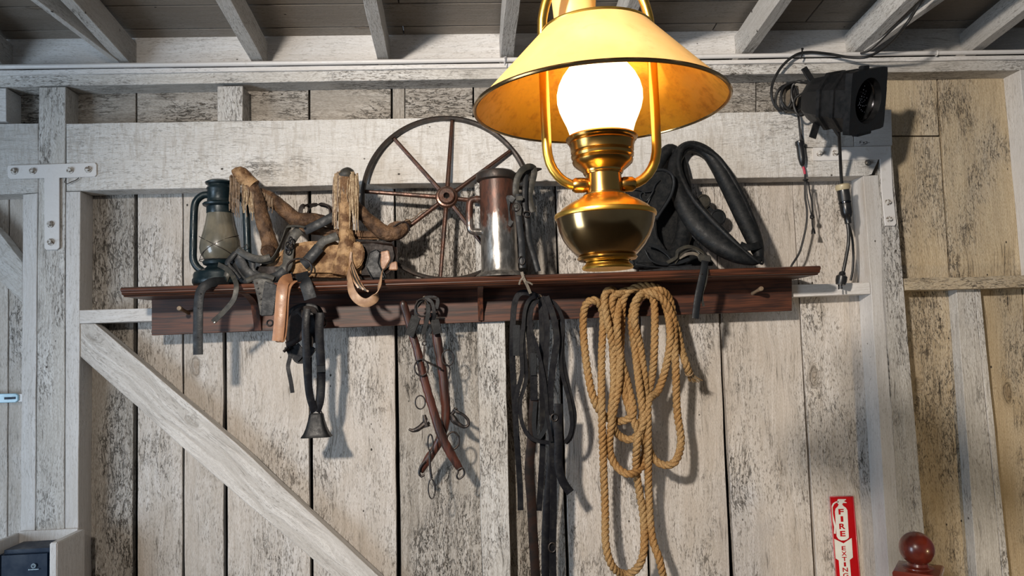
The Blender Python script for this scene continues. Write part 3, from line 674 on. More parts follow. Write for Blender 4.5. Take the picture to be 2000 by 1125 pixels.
# ---- kerosene lantern
dl = .20; k = mpp(dl)
bx_ = P(431, 540, dl); z0 = ZS(bx_.x)
lan = empty('kerosene_lantern', (bx_.x, -dl, z0), 'dark blue-green kerosene lantern with a dusty grey globe on the shelf', 'lantern')
def lz(y): return P(431, y, dl).z
tilt = Vector((-.012, 0, 1)).normalized(); o_ = Vector((bx_.x+.003, -dl, 0))
def LL(name, pr, mat, **kw): return lathe(name, [(r_*k, lz(y_)) for r_, y_ in pr], Vector((bx_.x, -dl, 0)), M[mat], lan, **kw)
zq = z0-lz(556); 
LL('fuel_tank', [(0, 556), (49, 556), (51, 552), (51, 546), (49, 543), (49, 536), (47, 532), (38, 528), (28, 524), (24, 520), (26, 516), (0, 514)], 'lantern')
LL('burner_ring', [(20, 522), (31, 517), (33, 512), (30, 508), (0, 508)], 'lantern')
GX = -2
LL('glass_globe', [(26, 512), (31, 505), (36, 495), (38, 485), (36.5, 472), (32, 455), (28, 438), (25, 422), (24, 412), (22, 410)], 'smoked')
LL('chimney_plate', [(24, 420), (25, 416), (25, 405), (31, 402), (32, 399), (30, 397), (24, 395), (23, 390)], 'lantern')
LL('chimney_hood', [(23, 398), (23, 372), (25, 369), (23, 366), (22, 362), (26, 360), (27, 357), (20, 353), (8, 352), (0, 353)], 'lantern')
for s in (-1, 1):
    tube('side_tube', [(bx_.x+s*x*k, -dl, lz(y)) for x, y in ((14, 381), (30, 380), (42, 388), (48, 402), (50, 440), (51, 480), (51, 505), (44, 520), (32, 530))], 7.2*k, M['lantern'], lan, n=12)
    pts = [(bx_.x+x*s*k, -dl-dd*k, lz(y)) for x, y, dd in ((-37, 462, 8), (-22, 470, 28), (0, 482, 38), (22, 495, 30), (36, 508, 10))]
    tube('guard_wire', pts, .0013, M['wire'], lan, n=6)
ringo('guard_wire', (bx_.x, -dl, lz(509)), 38*k, .0013, M['wire'], lan, axis=(0, 0, 1))
tube('lift_lever', [(bx_.x+32*k, -dl-.03, lz(492)), (bx_.x+50*k, -dl-.04, lz(487)), (bx_.x+56*k, -dl-.04, lz(482)), (bx_.x+58*k, -dl-.04, lz(490))], .0014, M['wire'], lan, n=6)
# ---- spoked wheel
dw = .1265; wc = P(872.5, 386, dw); wr = 160*mpp(dw)
wheel = empty('spoked_wheel', (wc.x, -.2, wc.z-wr), 'thin eight-spoked iron wheel leaning on the wall behind the tin pitcher', 'wheel')
wax = Vector((0, -1, .09)).normalized()   # leaning back
wc = Vector((wc.x, -.1265, wc.z)); zwb = ZS(wc.x); wr = (wc.z-zwb)/cos(.09)
lathe('rim', [(wr, -.014), (wr+.0005, .014), (wr-.006, .0165), (wr-.012, .014), (wr-.014, 0), (wr-.012, -.014), (wr-.006, -.0165)], wc, M['wheelrim'], wheel, axis=wax, n=96, closed=True)
lathe('hub', [(.019, -.03), (.026, -.022), (.030, -.012), (.040, -.008), (.041, .010), (.036, .016), (.030, .017), (.030, .024), (.026, .028), (.0115, .028), (.0105, .02), (.0105, -.03)], wc, M['wheel'], wheel, axis=wax, n=36)
Rw = frame(wax)
for i, an_ in enumerate((84.5, 129, 174, 217, 264, 305, 352, 36)):
    a = radians(an_); 
    # frame x axis direction check: project so angle is measured as seen in the photograph
    dirv = Vector((cos(a), 0, sin(a))); dirv = (dirv-wax*dirv.dot(wax)).normalized()
    p0 = wc+dirv*.026; p1 = wc+dirv*(wr-.011)
    if i == 4: off = .004
    bm = bmesh.new(); qs = [p0.lerp(p1, t/8) for t in range(9)]
    sweep(bm, qs, circ(1, 10), scales=[.0088-.0018*t/8 for t in range(9)])
    from_bm(bm, 'spoke', M['wheel'], wheel)
# ---- tall tin pitcher
nt, b_, q, v, sx_, f1, f2 = M.pop('_tin')
dp_ = .235; k = mpp(dp_); pc = P(977, 535, dp_); zp = ZS(pc.x)
hfac = q.n('ShaderNodeMapRange', inp={0: sx_.outputs[2], 1: zp+.08, 2: zp+.26, 3: .42, 4: -.10}).outputs[0]
tm = q.ramp(q.math('ADD', f1, hfac), .52, .72)
c = q.mix(tm, q.mix(q.ramp(f2, .4, .6), C4(.105, .042, .026), C4(.055, .028, .02)), q.mix(q.ramp(f2, .38, .62), C4(.20, .19, .175), C4(.40, .38, .35)))
nt.links.new(c, b_.inputs['Base Color']); nt.links.new(q.ramp(tm, 0, 1, .42, .30), b_.inputs['Roughness']); nt.links.new(q.ramp(tm, 0, 1, .35, .85), b_.inputs['Metallic'])
bp = q.n('ShaderNodeBump', inp={'Strength': .35, 'Distance': .002, 'Height': f2}); nt.links.new(bp.outputs[0], b_.inputs['Normal'])
pit = empty('tin_pitcher', (pc.x, -dp_, zp), 'tall rusty tin pitcher with a square handle standing on the shelf', 'pitcher')
def pz(y): return zp+(540-y)*k
lathe('body', [(0, pz(540)), (50*k, pz(540)), (49*k, pz(537)), (38*k, pz(529)), (36.5*k, pz(524)), (36*k, pz(500)), (35*k, pz(350)), (35*k, pz(342)), (0, pz(342))], (pc.x, -dp_, 0), M['tin'], pit, n=44)
lathe('lid', [(35*k, pz(350)), (39.5*k, pz(347)), (40.5*k, pz(341)), (39*k, pz(334)), (34*k, pz(330)), (15*k, pz(326)), (0, pz(325))], (pc.x-1*k, -dp_, 0), M['wheelrim'], pit, n=40)
hx = [P(x, y, dp_) for x, y in ((946, 390), (930, 389), (920, 392), (917, 402), (917, 430), (918, 446), (924, 452), (946, 453))]
tube('handle', [tuple(p) for p in hx], 7*k, M['tin'], pit, n=12, step=.006)
tube('spout', [tuple(P(x, y, dp_))+(r_*k,) for x, y, r_ in ((1005, 350, 12), (1022, 342, 10), (1036, 335, 7), (1050, 331, 4), (1058, 330, 1.5))], .01, M['wheelrim'], pit, n=12)
# straps thrown over the pitcher's spout
Bz = Z(680, 200, 3.1238)
hs = empty('spout_halter', tuple(P(1030, 400, .27)), 'dark leather halter straps hung over the spout of the tin pitcher', 'halter')
def S_(parent, name, mat, wpx, pts, zf, mode='F', d=.3, th=.0035, **kw):
    w_ = wpx*mpp(d); return strap(name, [zf(*p) for p in pts], w_, M[mat], parent, th=th, mode=mode, **kw)
S_(hs, 'strap', 'greystrap', 13, [(1030, 590, .275), (1022, 540, .285), (1030, 470, .285), (1060, 415, .28), (1100, 392, .265), (1130, 400, .25), (1135, 430, .25), (1120, 500, .255), (1105, 580, .26), (1128, 670, .265)], Bz)
S_(hs, 'strap', 'bluestrap', 13, [(1012, 600, .292), (980, 585, .288), (965, 640, .285), (975, 720, .285), (1000, 745, .288)], Bz, th=.008)
S_(hs, 'strap', 'bluestrap', 13, [(1040, 560, .285), (1035, 640, .29), (1045, 740, .292), (1058, 850, .292), (1062, 950, .292), (1065, 1010, .295)], Bz)
S_(hs, 'strap', 'bluestrap', 11, [(1085, 440, .262), (1078, 540, .27), (1080, 640, .275), (1095, 740, .275), (1105, 840, .275), (1135, 940, .275), (1160, 1030, .278)], Bz)
S_(hs, 'strap', 'greystrap', 9, [(1015, 640, .295), (1028, 620, .298), (1045, 640, .295), (1040, 690, .295)], Bz)
ringo('buckle', Bz(1025, 640, .298), .011, .002, M['iron'], hs, sy=1.2)
ringo('buckle', Bz(1092, 682, .285), .010, .002, M['iron'], hs, sx=1.3)
ringo('buckle', Bz(1058, 965, .300), .010, .0018, M['iron'], hs, sy=1.4)
box('strap_keeper', Bz(1045, 585, .295), (.024, .006, .016), M['greystrap'], hs, bev=.002)
# grey thong tied to the shelf edge over the reins
tg = empty('grey_thong', tuple(P(1025, 545, .318)), 'knotted grey leather thong on the shelf edge above the black reins', 'thong')
strap('thong_strip', [tuple(P(x, y, d)) for x, y, d in ((1019, 531, .318), (1022, 542, .320), (1027, 552, .317), (1032, 563, .312), (1036, 573, .305))], .010, M['thong'], tg, mode='F', th=.003)
strap('thong_strip', [tuple(P(x, y, d)) for x, y, d in ((1022, 541, .322), (1016, 548, .32), (1014, 556, .316))], .006, M['thong'], tg, mode='F', th=.003)
strap('thong_strip', [tuple(P(x, y, d)) for x, y, d in ((1026, 550, .322), (1034, 552, .32), (1040, 556, .316))], .006, M['thong'], tg, mode='F', th=.003)
# ---- pack saddle
sad = empty('pack_saddle', tuple(P(620, 545, .2))[:2]+(zs(620, .2),), 'old rawhide covered crossbuck pack saddle with fringed horns lying on the shelf', 'saddle')
def limb(name, pts, mat, n=14, flat=1.0, zf=A, d0=.2, par=sad):
    """pts (x,y,depth,radius in photo px)"""
    L = []
    for x, y, d, r_ in pts: L.append(zf(x, y, d)+(r_*mpp(d),))
    q_ = cr(L, .006); bm = bmesh.new()
    sweep(bm, [Vector(p[:3]) for p in q_], circ(1, n), scales=[(p[3]*(1+.13*noise.noise(Vector((p[0]*40, p[2]*40, 1)))+.07*noise.noise(Vector((p[0]*110, p[2]*110, 4)))), p[3]*flat) for p in q_])
    return from_bm(bm, name, M[mat], par)
limb('horn_arm', [(318, 108, .225, 7), (335, 120, .225, 12), (372, 155, .225, 13), (415, 215, .225, 13), (440, 285, .225, 13), (455, 345, .225, 14), (470, 400, .225, 14), (488, 460, .225, 15), (500, 510, .225, 16), (495, 560, .225, 15)], 'rawhide2')
limb('horn_arm', [(440, 215, .185, 11), (490, 245, .185, 14), (550, 285, .185, 14), (600, 330, .18, 14), (650, 365, .175, 15), (720, 365, .17, 14), (790, 365, .17, 10), (850, 400, .17, 9)], 'rawhide2')
limb('horn_wrap', [(300, 118, .225, 10), (330, 112, .225, 14.5), (370, 145, .225, 15), (410, 180, .225, 14.5)], 'rawhide')
limb('horn_wrap', [(478, 235, .185, 14), (500, 248, .185, 14.5)], 'rawhide2')
limb('horn_arm', [(912, 90, .225, 11), (918, 115, .225, 17), (915, 170, .225, 17), (915, 250, .225, 15), (913, 330, .225, 13), (915, 400, .225, 14), (918, 450, .225, 15), (925, 500, .225, 18), (920, 560, .22, 20), (905, 620, .22, 22), (895, 670, .22, 20)], 'rawhide')
limb('horn_arm', [(945, 260, .185, 9), (985, 310, .185, 13), (1030, 355, .185, 13), (1075, 395, .18, 14), (1120, 430, .2, 15), (1165, 440, .2, 15), (1210, 430, .2, 14), (1240, 400, .195, 11), (1262, 370, .19, 7)], 'rawhide2')
limb('leather_cap', [(910, 84, .228, 8), (915, 98, .228, 15), (918, 118, .228, 17.5), (918, 135, .228, 16)], 'greystrap')
# side board of the saddle: long rounded slab
def slabr(name, pts, d0, d1, mat, par=sad, zf=A, bev=.008):
    fr_ = [Vector(zf(x, y, d1)) for x, y in pts]
    bm = bmesh.new(); a = [bm.verts.new(p) for p in fr_]; b2 = [bm.verts.new(p+Vector((0, d1-d0, 0))) for p in fr_]
    n = len(a); f = [bm.faces.new(a), bm.faces.new(b2[::-1])]+[bm.faces.new((a[i], b2[i], b2[(i+1) % n], a[(i+1) % n])) for i in range(n)]
    bmesh.ops.recalc_face_normals(bm, faces=bm.faces)
    bmesh.ops.bevel(bm, geom=[e for e in bm.edges], offset=bev, segments=3, affect='EDGES', clamp_overlap=True)
    return from_bm(bm, name, M[mat], par, sharp=60)
slabr('side_board', [(440, 612), (520, 560), (600, 500), (660, 482), (800, 474), (880, 480), (1000, 560), (1010, 640), (985, 680), (700, 676), (560, 690), (440, 690)], .17, .235, 'rawhide', bev=.016)
slabr('back_board', [(640, 400), (760, 395), (900, 415), (1060, 425), (1190, 430), (1180, 470), (1000, 470), (860, 455), (700, 440)], .172, .192, 'rawhide2', bev=.008)
limb('end_knob', [(488, 560, .235, 9), (490, 545, .245, 15), (492, 532, .252, 15), (494, 520, .262, 8)], 'rawhide2')
slabr('pad', [(960, 480), (1060, 470), (1190, 490), (1205, 560), (1190, 620), (1100, 690), (980, 690), (960, 600)], .175, .215, 'brownstrap', bev=.014)
slabr('pad', [(430, 600), (560, 600), (640, 640), (640, 700), (430, 705), (400, 660)], .13, .24, 'brownstrap', bev=.012)
for p_ in ([(1105, 540), (1150, 530), (1160, 580), (1130, 635), (1105, 640)], [(1160, 600), (1195, 590), (1200, 640), (1150, 640)]): slabr('ochre_lining', p_, .205, .222, 'tan', bev=.003)
slabr('side_pad', [(1085, 520), (1110, 540), (1100, 600), (1140, 690), (1060, 690), (1020, 620), (1040, 540)], .2, .228, 'bluestrap', bev=.006)
slabr('leather_disc', [(970, 480), (1000, 490), (1018, 530), (1015, 580), (995, 620), (962, 640), (945, 600), (940, 540), (950, 500)], .235, .25, 'rawhide', bev=.004)
slabr('leather_disc', [(1135, 420), (1150, 385), (1190, 370), (1235, 372), (1240, 390), (1195, 440), (1150, 445)], .195, .205, 'rawhide2', bev=.003)
tube('tie_cord', [A(*p) for p in ((1190, 400, .212), (1220, 385, .214), (1245, 370, .212), (1290, 355, .205), (1330, 320, .2), (1370, 305, .2))], .002, M['fringe2'], sad, n=6)
tube('tie_cord', [A(*p) for p in ((1160, 430, .21), (1195, 390, .218), (1240, 375, .216), (1262, 400, .212), (1265, 425, .21))], .0032, M['brownstrap'], sad, n=8)
# fringe: each hanging lace its own part
def lace(x, y, d, L, mat, sway=0.0, w_=1.9, zf=A):
    pts = []; ph = random.random()*9
    for i in range(6):
        t = i/5; pts.append(zf(x+sway*t*30+6*noise.noise(Vector((ph, t*2, 0))), y+L*t, d+.006*noise.noise(Vector((ph, t*2, 5))))+((1-.55*t)*w_*mpp(d),))
    q_ = cr(pts, .02); bm = bmesh.new(); sweep(bm, [Vector(p[:3]) for p in q_], circ(1, 5), scales=[(p[3], p[3]*.5) for p in q_])
    return from_bm(bm, 'fringe_lace', M[mat], sad)
random.seed(5)
for i in range(46):
    t = i/45; x = 850+t*132; off = -18*sin(pi*t)
    L = (250 if x > 940 else (285 if x < 880 else 150))*random.uniform(.65, 1.1)
    if random.random() < .12: L = 320
    lace(x+random.uniform(-3, 3), 112+off+random.uniform(-4, 18), .237+.014*sin(pi*t)+random.uniform(-.003, .003), L, 'fringe' if random.random() < .72 else 'fringe2', random.uniform(-.4, .25) if x < 900 else random.uniform(-.1, .35))
for i in range(13):
    lace(278+i*4.2, 118+random.uniform(-4, 10), .235+random.uniform(-.004, .004), random.uniform(150, 240), 'fringe2', random.uniform(-.1, .3))
for i in range(22):
    t = i/21; lace(345+t*60, 165+t*42+random.uniform(-4, 8), .243+random.uniform(-.004, .004), random.uniform(90, 170), 'fringe' if i % 3 else 'fringe2', random.uniform(-.1, .5))
for i in range(13):
    t = i/12; lace(452+t*62, 205+t*40, .215+random.uniform(-.003, .003), random.uniform(40, 100), 'fringe2', random.uniform(-.3, .3))
# straps and rings of the saddle
S_(sad, 'strap', 'bluestrap', 18, [(690, 425, .235), (740, 400, .24), (800, 370, .24), (850, 345, .236), (880, 345, .232)], A)
S_(sad, 'strap', 'greystrap', 17, [(870, 452, .252), (835, 465, .254), (790, 485, .252), (755, 530, .25), (720, 570, .25), (685, 605, .252)], A)
S_(sad, 'strap', 'bluestrap', 22, [(770, 515, .257), (740, 550, .258), (705, 590, .258), (680, 612, .256)], A, th=.006)
ringo('cinch_ring', A(660, 632, .262), 23*mpp(.26), .0035, M['iron'], sad, sx=1.05, sy=.85)
S_(sad, 'strap', 'bluestrap', 24, [(675, 655, .268), (680, 690, .29), (688, 700, .322), (700, 730, .33), (712, 765, .33), (722, 798, .33)], A)
S_(sad, 'strap', 'greystrap', 12, [(610, 400, .24), (590, 420, .245), (570, 470, .25), (545, 530, .262), (510, 585, .265), (450, 590, .268), (380, 570, .27), (320, 530, .27)], A, mode=(.2, -.5, .8))
S_(sad, 'strap', 'greystrap', 20, [(665, 420, .235), (640, 440, .24), (610, 490, .245), (600, 560, .252), (590, 620, .26), (540, 660, .265)], A)
S_(sad, 'strap', 'bluestrap', 11, [(420, 600, .25), (430, 560, .25)], A)
tube('strap_loop', [A(*p) for p in ((590, 405, .25), (620, 398, .252), (665, 400, .252), (690, 405, .25))], .004, M['greystrap'], sad)
for i, (x, y) in enumerate(((612, 480), (602, 505), (596, 530))): ringo('chain_link', A(x, y, .265), .010, .0028, M['iron'], sad, axis=(0 if i % 2 else .8, 1, 0), sy=1.3)
S_(sad, 'strap', 'bluestrap', 16, [(480, 690, .262), (540, 670, .27), (580, 640, .268)], A)
tube('strap_loop', [A(*p) for p in ((620, 655, .275), (580, 690, .285), (530, 712, .29), (500, 700, .285), (470, 690, .28))], .004, M['bluestrap'], sad)
# stirrup-like folded leather hanging over the edge
slabr('folded_leather', [(405, 690), (440, 684), (500, 694), (525, 720), (470, 890), (443, 888), (430, 800), (405, 700)], .322, .330, 'greystrap', bev=.002)
slabr('folded_leather', [(470, 700), (535, 722), (540, 745), (520, 868), (515, 890), (448, 892), (455, 800)], .331, .339, 'bluestrap', bev=.002)
for x, y in ((425, 712), (432, 740), (440, 768), (447, 800), (452, 830)): lathe('rivet', [(.0035, 0), (.0025, .002), (0, .0028)], A(x, y, .331), M['iron'], sad, axis=(0, -1, 0), n=10)
S_(sad, 'latigo_strap', 'tan', 21, [(620, 688, .30), (588, 694, .322), (570, 720, .336), (562, 780, .345), (556, 860, .348), (550, 940, .350), (541, 1030, .350)], A)
S_(sad, 'latigo_strap', 'tan', 19, [(541, 1030, .345), (560, 1035, .338), (575, 1000, .334), (585, 900, .332), (590, 800, .332), (605, 730, .33), (640, 700, .32)], A, mode=(.6, -.7, 0))
S_(sad, 'latigo_strap', 'tanpale', 17, [(945, 600, .255), (930, 650, .27), (935, 690, .312), (950, 760, .33), (985, 805, .335), (1030, 820, .335), (1075, 795, .335), (1095, 750, .332), (1105, 700, .325), (1108, 680, .31), (1112, 660, .28)], A, mode=(.35, -.15, 1.0), tw=0)
for i in range(5):
    strap('thong', [A(*p) for p in ((945, 540+i*4, .256), (938+i*3, 600, .262), (945+i*9, 660+i*4, .29), (960+i*14, 700+i*10, .325), (985+i*14, 738+i*5, .332))], .006, M['greystrap' if i % 2 else 'tanpale'], sad, mode='F', th=.003)
S_(sad, 'strap', 'brownstrap', 9, [(665, 335, .15), (675, 290, .15), (720, 285, .15), (780, 280, .148), (830, 300, .148), (835, 340, .15)], A, mode='X')
S_(sad, 'strap', 'brownstrap', 12, [(700, 340, .16), (720, 300, .16), (770, 280, .158), (820, 290, .158), (838, 330, .16)], A, mode=(0, 1, .3))
# ---- bridle heaped between lantern and saddle
br_ = empty('bridle_heap', tuple(A(300, 660, .26)), 'heap of dusty dark bridle straps between the lantern and saddle, two ends hanging', 'bridle')
S_(br_, 'strap', 'bluestrap', 18, [(270, 702, .27), (230, 704, .295), (190, 706, .315), (150, 722, .328), (118, 755, .334), (106, 830, .336), (104, 920, .337), (103, 1020, .337), (104, 1105, .337)], A, mode='F')
S_(br_, 'strap', 'greystrap', 10, [(215, 610, .26), (245, 625, .275), (280, 650, .295), (312, 710, .33), (312, 760, .34), (295, 810, .34), (240, 875, .335), (185, 925, .33)], A, mode='F', tw=.3, tw1=-.2)
S_(br_, 'strap', 'bluestrap', 11, [(310, 545, .265), (280, 580, .27), (265, 610, .272), (300, 650, .275), (330, 690, .28)], A)
S_(br_, 'strap', 'greystrap', 14, [(318, 525, .27), (350, 548, .275), (400, 572, .278), (450, 580, .275), (500, 570, .27)], A)
S_(br_, 'strap', 'bluestrap', 19, [(320, 560, .262), (345, 610, .264), (370, 650, .266), (430, 690, .268)], A)
S_(br_, 'strap', 'bluestrap', 17, [(300, 580, .252), (330, 630, .254), (350, 690, .256), (400, 700, .26)], A)
S_(br_, 'strap', 'bluestrap', 12, [(380, 560, .255), (400, 600, .26), (410, 650, .262), (500, 690, .266), (560, 670, .27)], A)
S_(br_, 'strap', 'greystrap', 11, [(370, 700, .27), (420, 680, .274), (470, 672, .276), (520, 690, .278)], A)
S_(br_, 'strap', 'greystrap', 12, [(250, 700, .275), (262, 670, .28), (270, 640, .275)], A)
slabr('cheek_pad', [(300, 610), (360, 590), (420, 650), (420, 700), (330, 702), (300, 670)], .225, .25, 'bluestrap', br_, bev=.006)
for x, y in ((118, 770), (104, 850), (102, 1010)): lathe('punch_hole', [(.0022, 0), (.0020, .0012), (0, .0012)], A(x, y, .3390), M['dark'], br_, axis=(0, -1, 0), n=10)
lathe('stud', [(.003, 0), (.0025, .002), (0, .003)], A(195, 928, .333), simple('pale_stud', (.5, .48, .44), (.4, .38, .35), metal=.8, bump=0), br_, axis=(0, -1, 0), n=10)
# ---- horse collar
Cz = Z(1200, 250, 2.8111)
hc = empty('horse_collar', tuple(Cz(560, 760, .22))[:2]+(zs(1400, .22),), 'black leather horse collar leaning against the wall, showing its teardrop opening', 'collar')
cp = [(430, 100, .135, 11), (375, 118, .14, 11.5), (335, 185, .15, 13), (332, 280, .17, 15), (375, 400, .2, 20), (455, 520, .23, 24), (560, 620, .255, 24), (660, 690, .275, 18), (745, 728, .285, 10), (790, 722, .275, 8), (783, 660, .255, 14), (745, 560, .225, 18), (690, 440, .195, 19), (630, 320, .165, 18), (560, 200, .145, 15), (500, 130, .137, 12)]
q_ = cr([Cz(x, y, d)+(r_*mpp(d),) for x, y, d, r_ in cp], .008, True); bm = bmesh.new()
sweep(bm, [Vector(p[:3]) for p in q_], circ(1, 20), True, up=(0, 1, 0), scales=[(min(p[3]*1.0, .03), p[3]) for p in q_])
from_bm(bm, 'collar_body', M['blackleather'], hc)
rp = [(430, 92, .160, 6), (370, 115, .165, 6), (352, 190, .175, 6), (372, 280, .195, 6), (430, 385, .225, 6), (520, 490, .255, 6), (620, 590, .275, 6), (700, 665, .29, 5), (790, 735, .3, 3), (815, 742, .29, 2), (808, 690, .27, 3.5), (790, 600, .25, 6), (745, 480, .225, 7), (690, 360, .195, 7), (620, 235, .172, 6.5), (545, 145, .162, 6)]
tube('rim_roll', [Cz(x, y, d)+(r_*mpp(d),) for x, y, d, r_ in rp], .01, M['blackleather'], hc, n=12, closed=True)
S_(hc, 'collar_strap', 'blackleather', 15, [(690, 640, .29), (730, 655, .295), (770, 650, .29), (800, 640, .28)], Cz, mode=(0, .3, 1))
# second collar with harness pad, mostly behind the lamp
h2 = empty('harness_collar', tuple(Cz(200, 760, .22))[:2]+(zs(1270, .22),), 'dark harness collar with a rolled-edge flap lying behind the hanging lamp', 'collar')
cp = [(300, 120, .12, 12), (240, 200, .13, 13), (170, 330, .15, 15), (90, 480, .18, 17), (60, 620, .2, 17), (90, 730, .215, 12), (190, 745, .22, 12), (320, 700, .21, 16), (380, 590, .185, 17), (390, 440, .155, 16), (375, 280, .13, 15), (350, 160, .12, 12)]
q_ = cr([Cz(x, y, d)+(r_*mpp(d),) for x, y, d, r_ in cp], .008, True); bm = bmesh.new()
sweep(bm, [Vector(p[:3]) for p in q_], circ(1, 16), True, up=(0, 1, 0), scales=[(min(p[3], .024), p[3]) for p in q_])
from_bm(bm, 'collar_body', M['blackleather'], h2)
fp = [(60, 330), (130, 280), (200, 243), (265, 232), (310, 255), (324, 300), (312, 360), (285, 410), (255, 455), (225, 520), (240, 600), (300, 690), (330, 745), (110, 745), (60, 640)]
slabr('flap', fp, .232, .246, 'blackleather', h2, Cz, bev=.004)
slabr('under_pad', [(225, 430), (300, 330), (345, 400), (400, 560), (520, 700), (560, 752), (250, 752)], .125, .165, 'blackleather', h2, Cz, bev=.008)
tube('flap_piping', [Cz(x, y, .243) for x, y in ((130, 280), (200, 241), (265, 230), (313, 253), (327, 300), (314, 362), (287, 412), (257, 457), (230, 500))], .0055, M['bluestrap'], h2, n=10)
tube('flap_lacing', [Cz(*p) for p in ((250, 285, .25), (225, 310, .254), (205, 345, .256), (150, 355, .254), (145, 385, .254), (175, 400, .254), (205, 360, .258), (215, 340, .256), (185, 410, .252), (175, 440, .25))], .0028, M['bluestrap'], h2, n=8, step=.004)
tube('flap_lacing', [Cz(*p) for p in ((60, 330, .255), (100, 335, .257), (150, 345, .257), (170, 365, .256))], .0022, M['bluestrap'], h2, n=8, step=.004)
# strap bundle in front of the collars
sb = empty('collar_strap_bundle', tuple(Cz(400, 700, .29)), 'tangled dusty straps on the shelf below the horse collar, one end hanging', 'strap')
S_(sb, 'strap', 'bluestrap', 12, [(120, 735, .29), (110, 745, .295), (180, 758, .3), (300, 765, .3), (420, 752, .3)], Cz, mode=(0, 1, .15))
S_(sb, 'strap', 'greystrap', 9, [(290, 740, .295), (340, 710, .3), (345, 680, .3), (385, 655, .3), (430, 655, .3), (480, 680, .305), (510, 710, .305)], Cz, mode=(0, .5, .6))
S_(sb, 'strap', 'greystrap', 8, [(330, 745, .29), (360, 700, .292), (400, 670, .292), (440, 665, .295), (470, 690, .3)], Cz, mode=(0, .6, .5))
S_(sb, 'strap', 'thong', 7, [(355, 715, .296), (400, 692, .298), (440, 690, .3), (470, 705, .3)], Cz, mode=(0, .4, .8))
S_(sb, 'strap', 'bluestrap', 9, [(190, 640, .27), (240, 655, .275), (290, 690, .28), (330, 740, .285)], Cz, mode=(0, .4, .8))
S_(sb, 'strap', 'bluestrap', 9, [(170, 670, .275), (200, 720, .28), (260, 745, .285), (350, 740, .29), (410, 720, .295)], Cz, mode=(0, .5, .6))
slabr('strap_keeper', [(458, 702), (470, 690), (530, 700), (535, 722), (525, 738), (468, 732)], .312, .322, 'greystrap', sb, Cz, bev=.003)
S_(sb, 'strap', 'bluestrap', 14, [(495, 700, .305), (497, 735, .322), (488, 790, .332), (475, 850, .336), (462, 910, .337), (452, 975, .337), (444, 1046, .337)], Cz)
S_(sb, 'strap', 'greystrap', 5, [(505, 735, .318), (508, 790, .326), (500, 850, .328), (480, 920, .328), (490, 980, .328)], Cz)
lathe('stud', [(.0035, 0), (.0025, .002), (0, .003)], Cz(480, 802, .336), M['iron'], sb, axis=(0, -1, 0), n=10)
# round leather rosettes on a strap behind the collar
ro = empty('leather_rosettes', tuple(Cz(540, 470, .11)), 'pair of round dark leather rosettes hanging behind the horse collar', 'rosette')
for x, y, r_, mt in ((487, 405, 15, 'greystrap'), (565, 492, 17, 'bluestrap')):
    lathe('rosette', [(0, 0), (r_*mpp(.1), 0), (r_*mpp(.1), .006), (r_*mpp(.1)*.8, .010), (r_*mpp(.1)*.7, .007), (0, .009)], Cz(x, y, .09), M[mt], ro, axis=(0, -1, 0), n=30)
strap('rosette_strap', [Cz(*p) for p in ((470, 350, .085), (487, 405, .085), (530, 450, .085), (565, 492, .085))], .014, M['bluestrap'], ro, mode='F')
# ================================================================== things hung on the pegs
# ---- bridle with the cowbell
E1 = Z(500, 560, 2.5565)
hb = empty('blinker_bridle', tuple(E1(230, 180, .2)), 'black driving bridle with leather blinkers bunched on the second peg', 'bridle')
def blob(name, pts, mat, par, zf, n=16, flat=.6): return limb(name, pts, mat, n=n, flat=flat, zf=zf, par=par)
S_(hb, 'crown_strap', 'blackstrap', 11, [(150, 190, .2), (170, 130, .2), (215, 100, .2), (265, 95, .2), (310, 110, .2), (335, 160, .2)], E1)
S_(hb, 'crown_strap', 'brownstrap', 10, [(165, 230, .215), (180, 150, .215), (230, 110, .22), (290, 120, .215), (310, 200, .21)], E1)
slabr('blinker', [(140, 215), (165, 150), (215, 120), (245, 150), (240, 220), (195, 275), (150, 285)], .205, .22, 'brownstrap', hb, E1, bev=.006)
slabr('blinker', [(235, 140), (275, 110), (325, 150), (330, 240), (290, 290), (250, 260)], .185, .2, 'blackstrap', hb, E1, bev=.006)
S_(hb, 'noseband', 'brownstrap', 12, [(215, 120, .232), (255, 170, .236), (235, 235, .236), (190, 275, .234), (150, 290, .23)], E1)
S_(hb, 'noseband', 'blackstrap', 16, [(175, 280, .215), (190, 330, .215), (215, 365, .215), (250, 350, .215), (285, 300, .21)], E1, th=.012)
S_(hb, 'cheek_strap', 'blackstrap', 12, [(200, 290, .225), (225, 330, .226), (200, 365, .224)], E1, th=.01)
S_(hb, 'throat_strap', 'brownstrap', 9, [(240, 150, .24), (250, 220, .242), (275, 260, .24), (270, 300, .24)], E1)
S_(hb, 'throat_strap', 'blackstrap', 8, [(150, 300, .22), (170, 340, .22), (160, 395, .22), (165, 430, .222), (175, 480, .222), (182, 530, .222)], E1)
tube('strap_tip', [E1(165, 310, .23), E1(145, 318, .234), E1(138, 325, .234)], .005, M['brownstrap'], hb)
ringo('bit_ring', E1(330, 180, .225), .014, .003, M['iron'], hb)
ringo('bit_ring', E1(70, 182, .2), .010, .003, M['iron'], hb)
bl = empty('cowbell', tuple(E1(300, 690, .21)), 'dark flared cowbell hanging on a looped black strap below the shelf', 'bell')
S_(bl, 'neck_strap', 'blackstrap', 15, [(255, 110, .262), (248, 180, .265), (248, 260, .262), (252, 350, .255), (258, 450, .24), (268, 540, .225), (285, 600, .215), (298, 622, .21)], E1)
S_(bl, 'neck_strap', 'blackstrap', 17, [(320, 130, .25), (316, 200, .25), (318, 280, .245), (324, 380, .235), (325, 470, .216), (320, 560, .214), (308, 605, .212), (300, 622, .21)], E1)
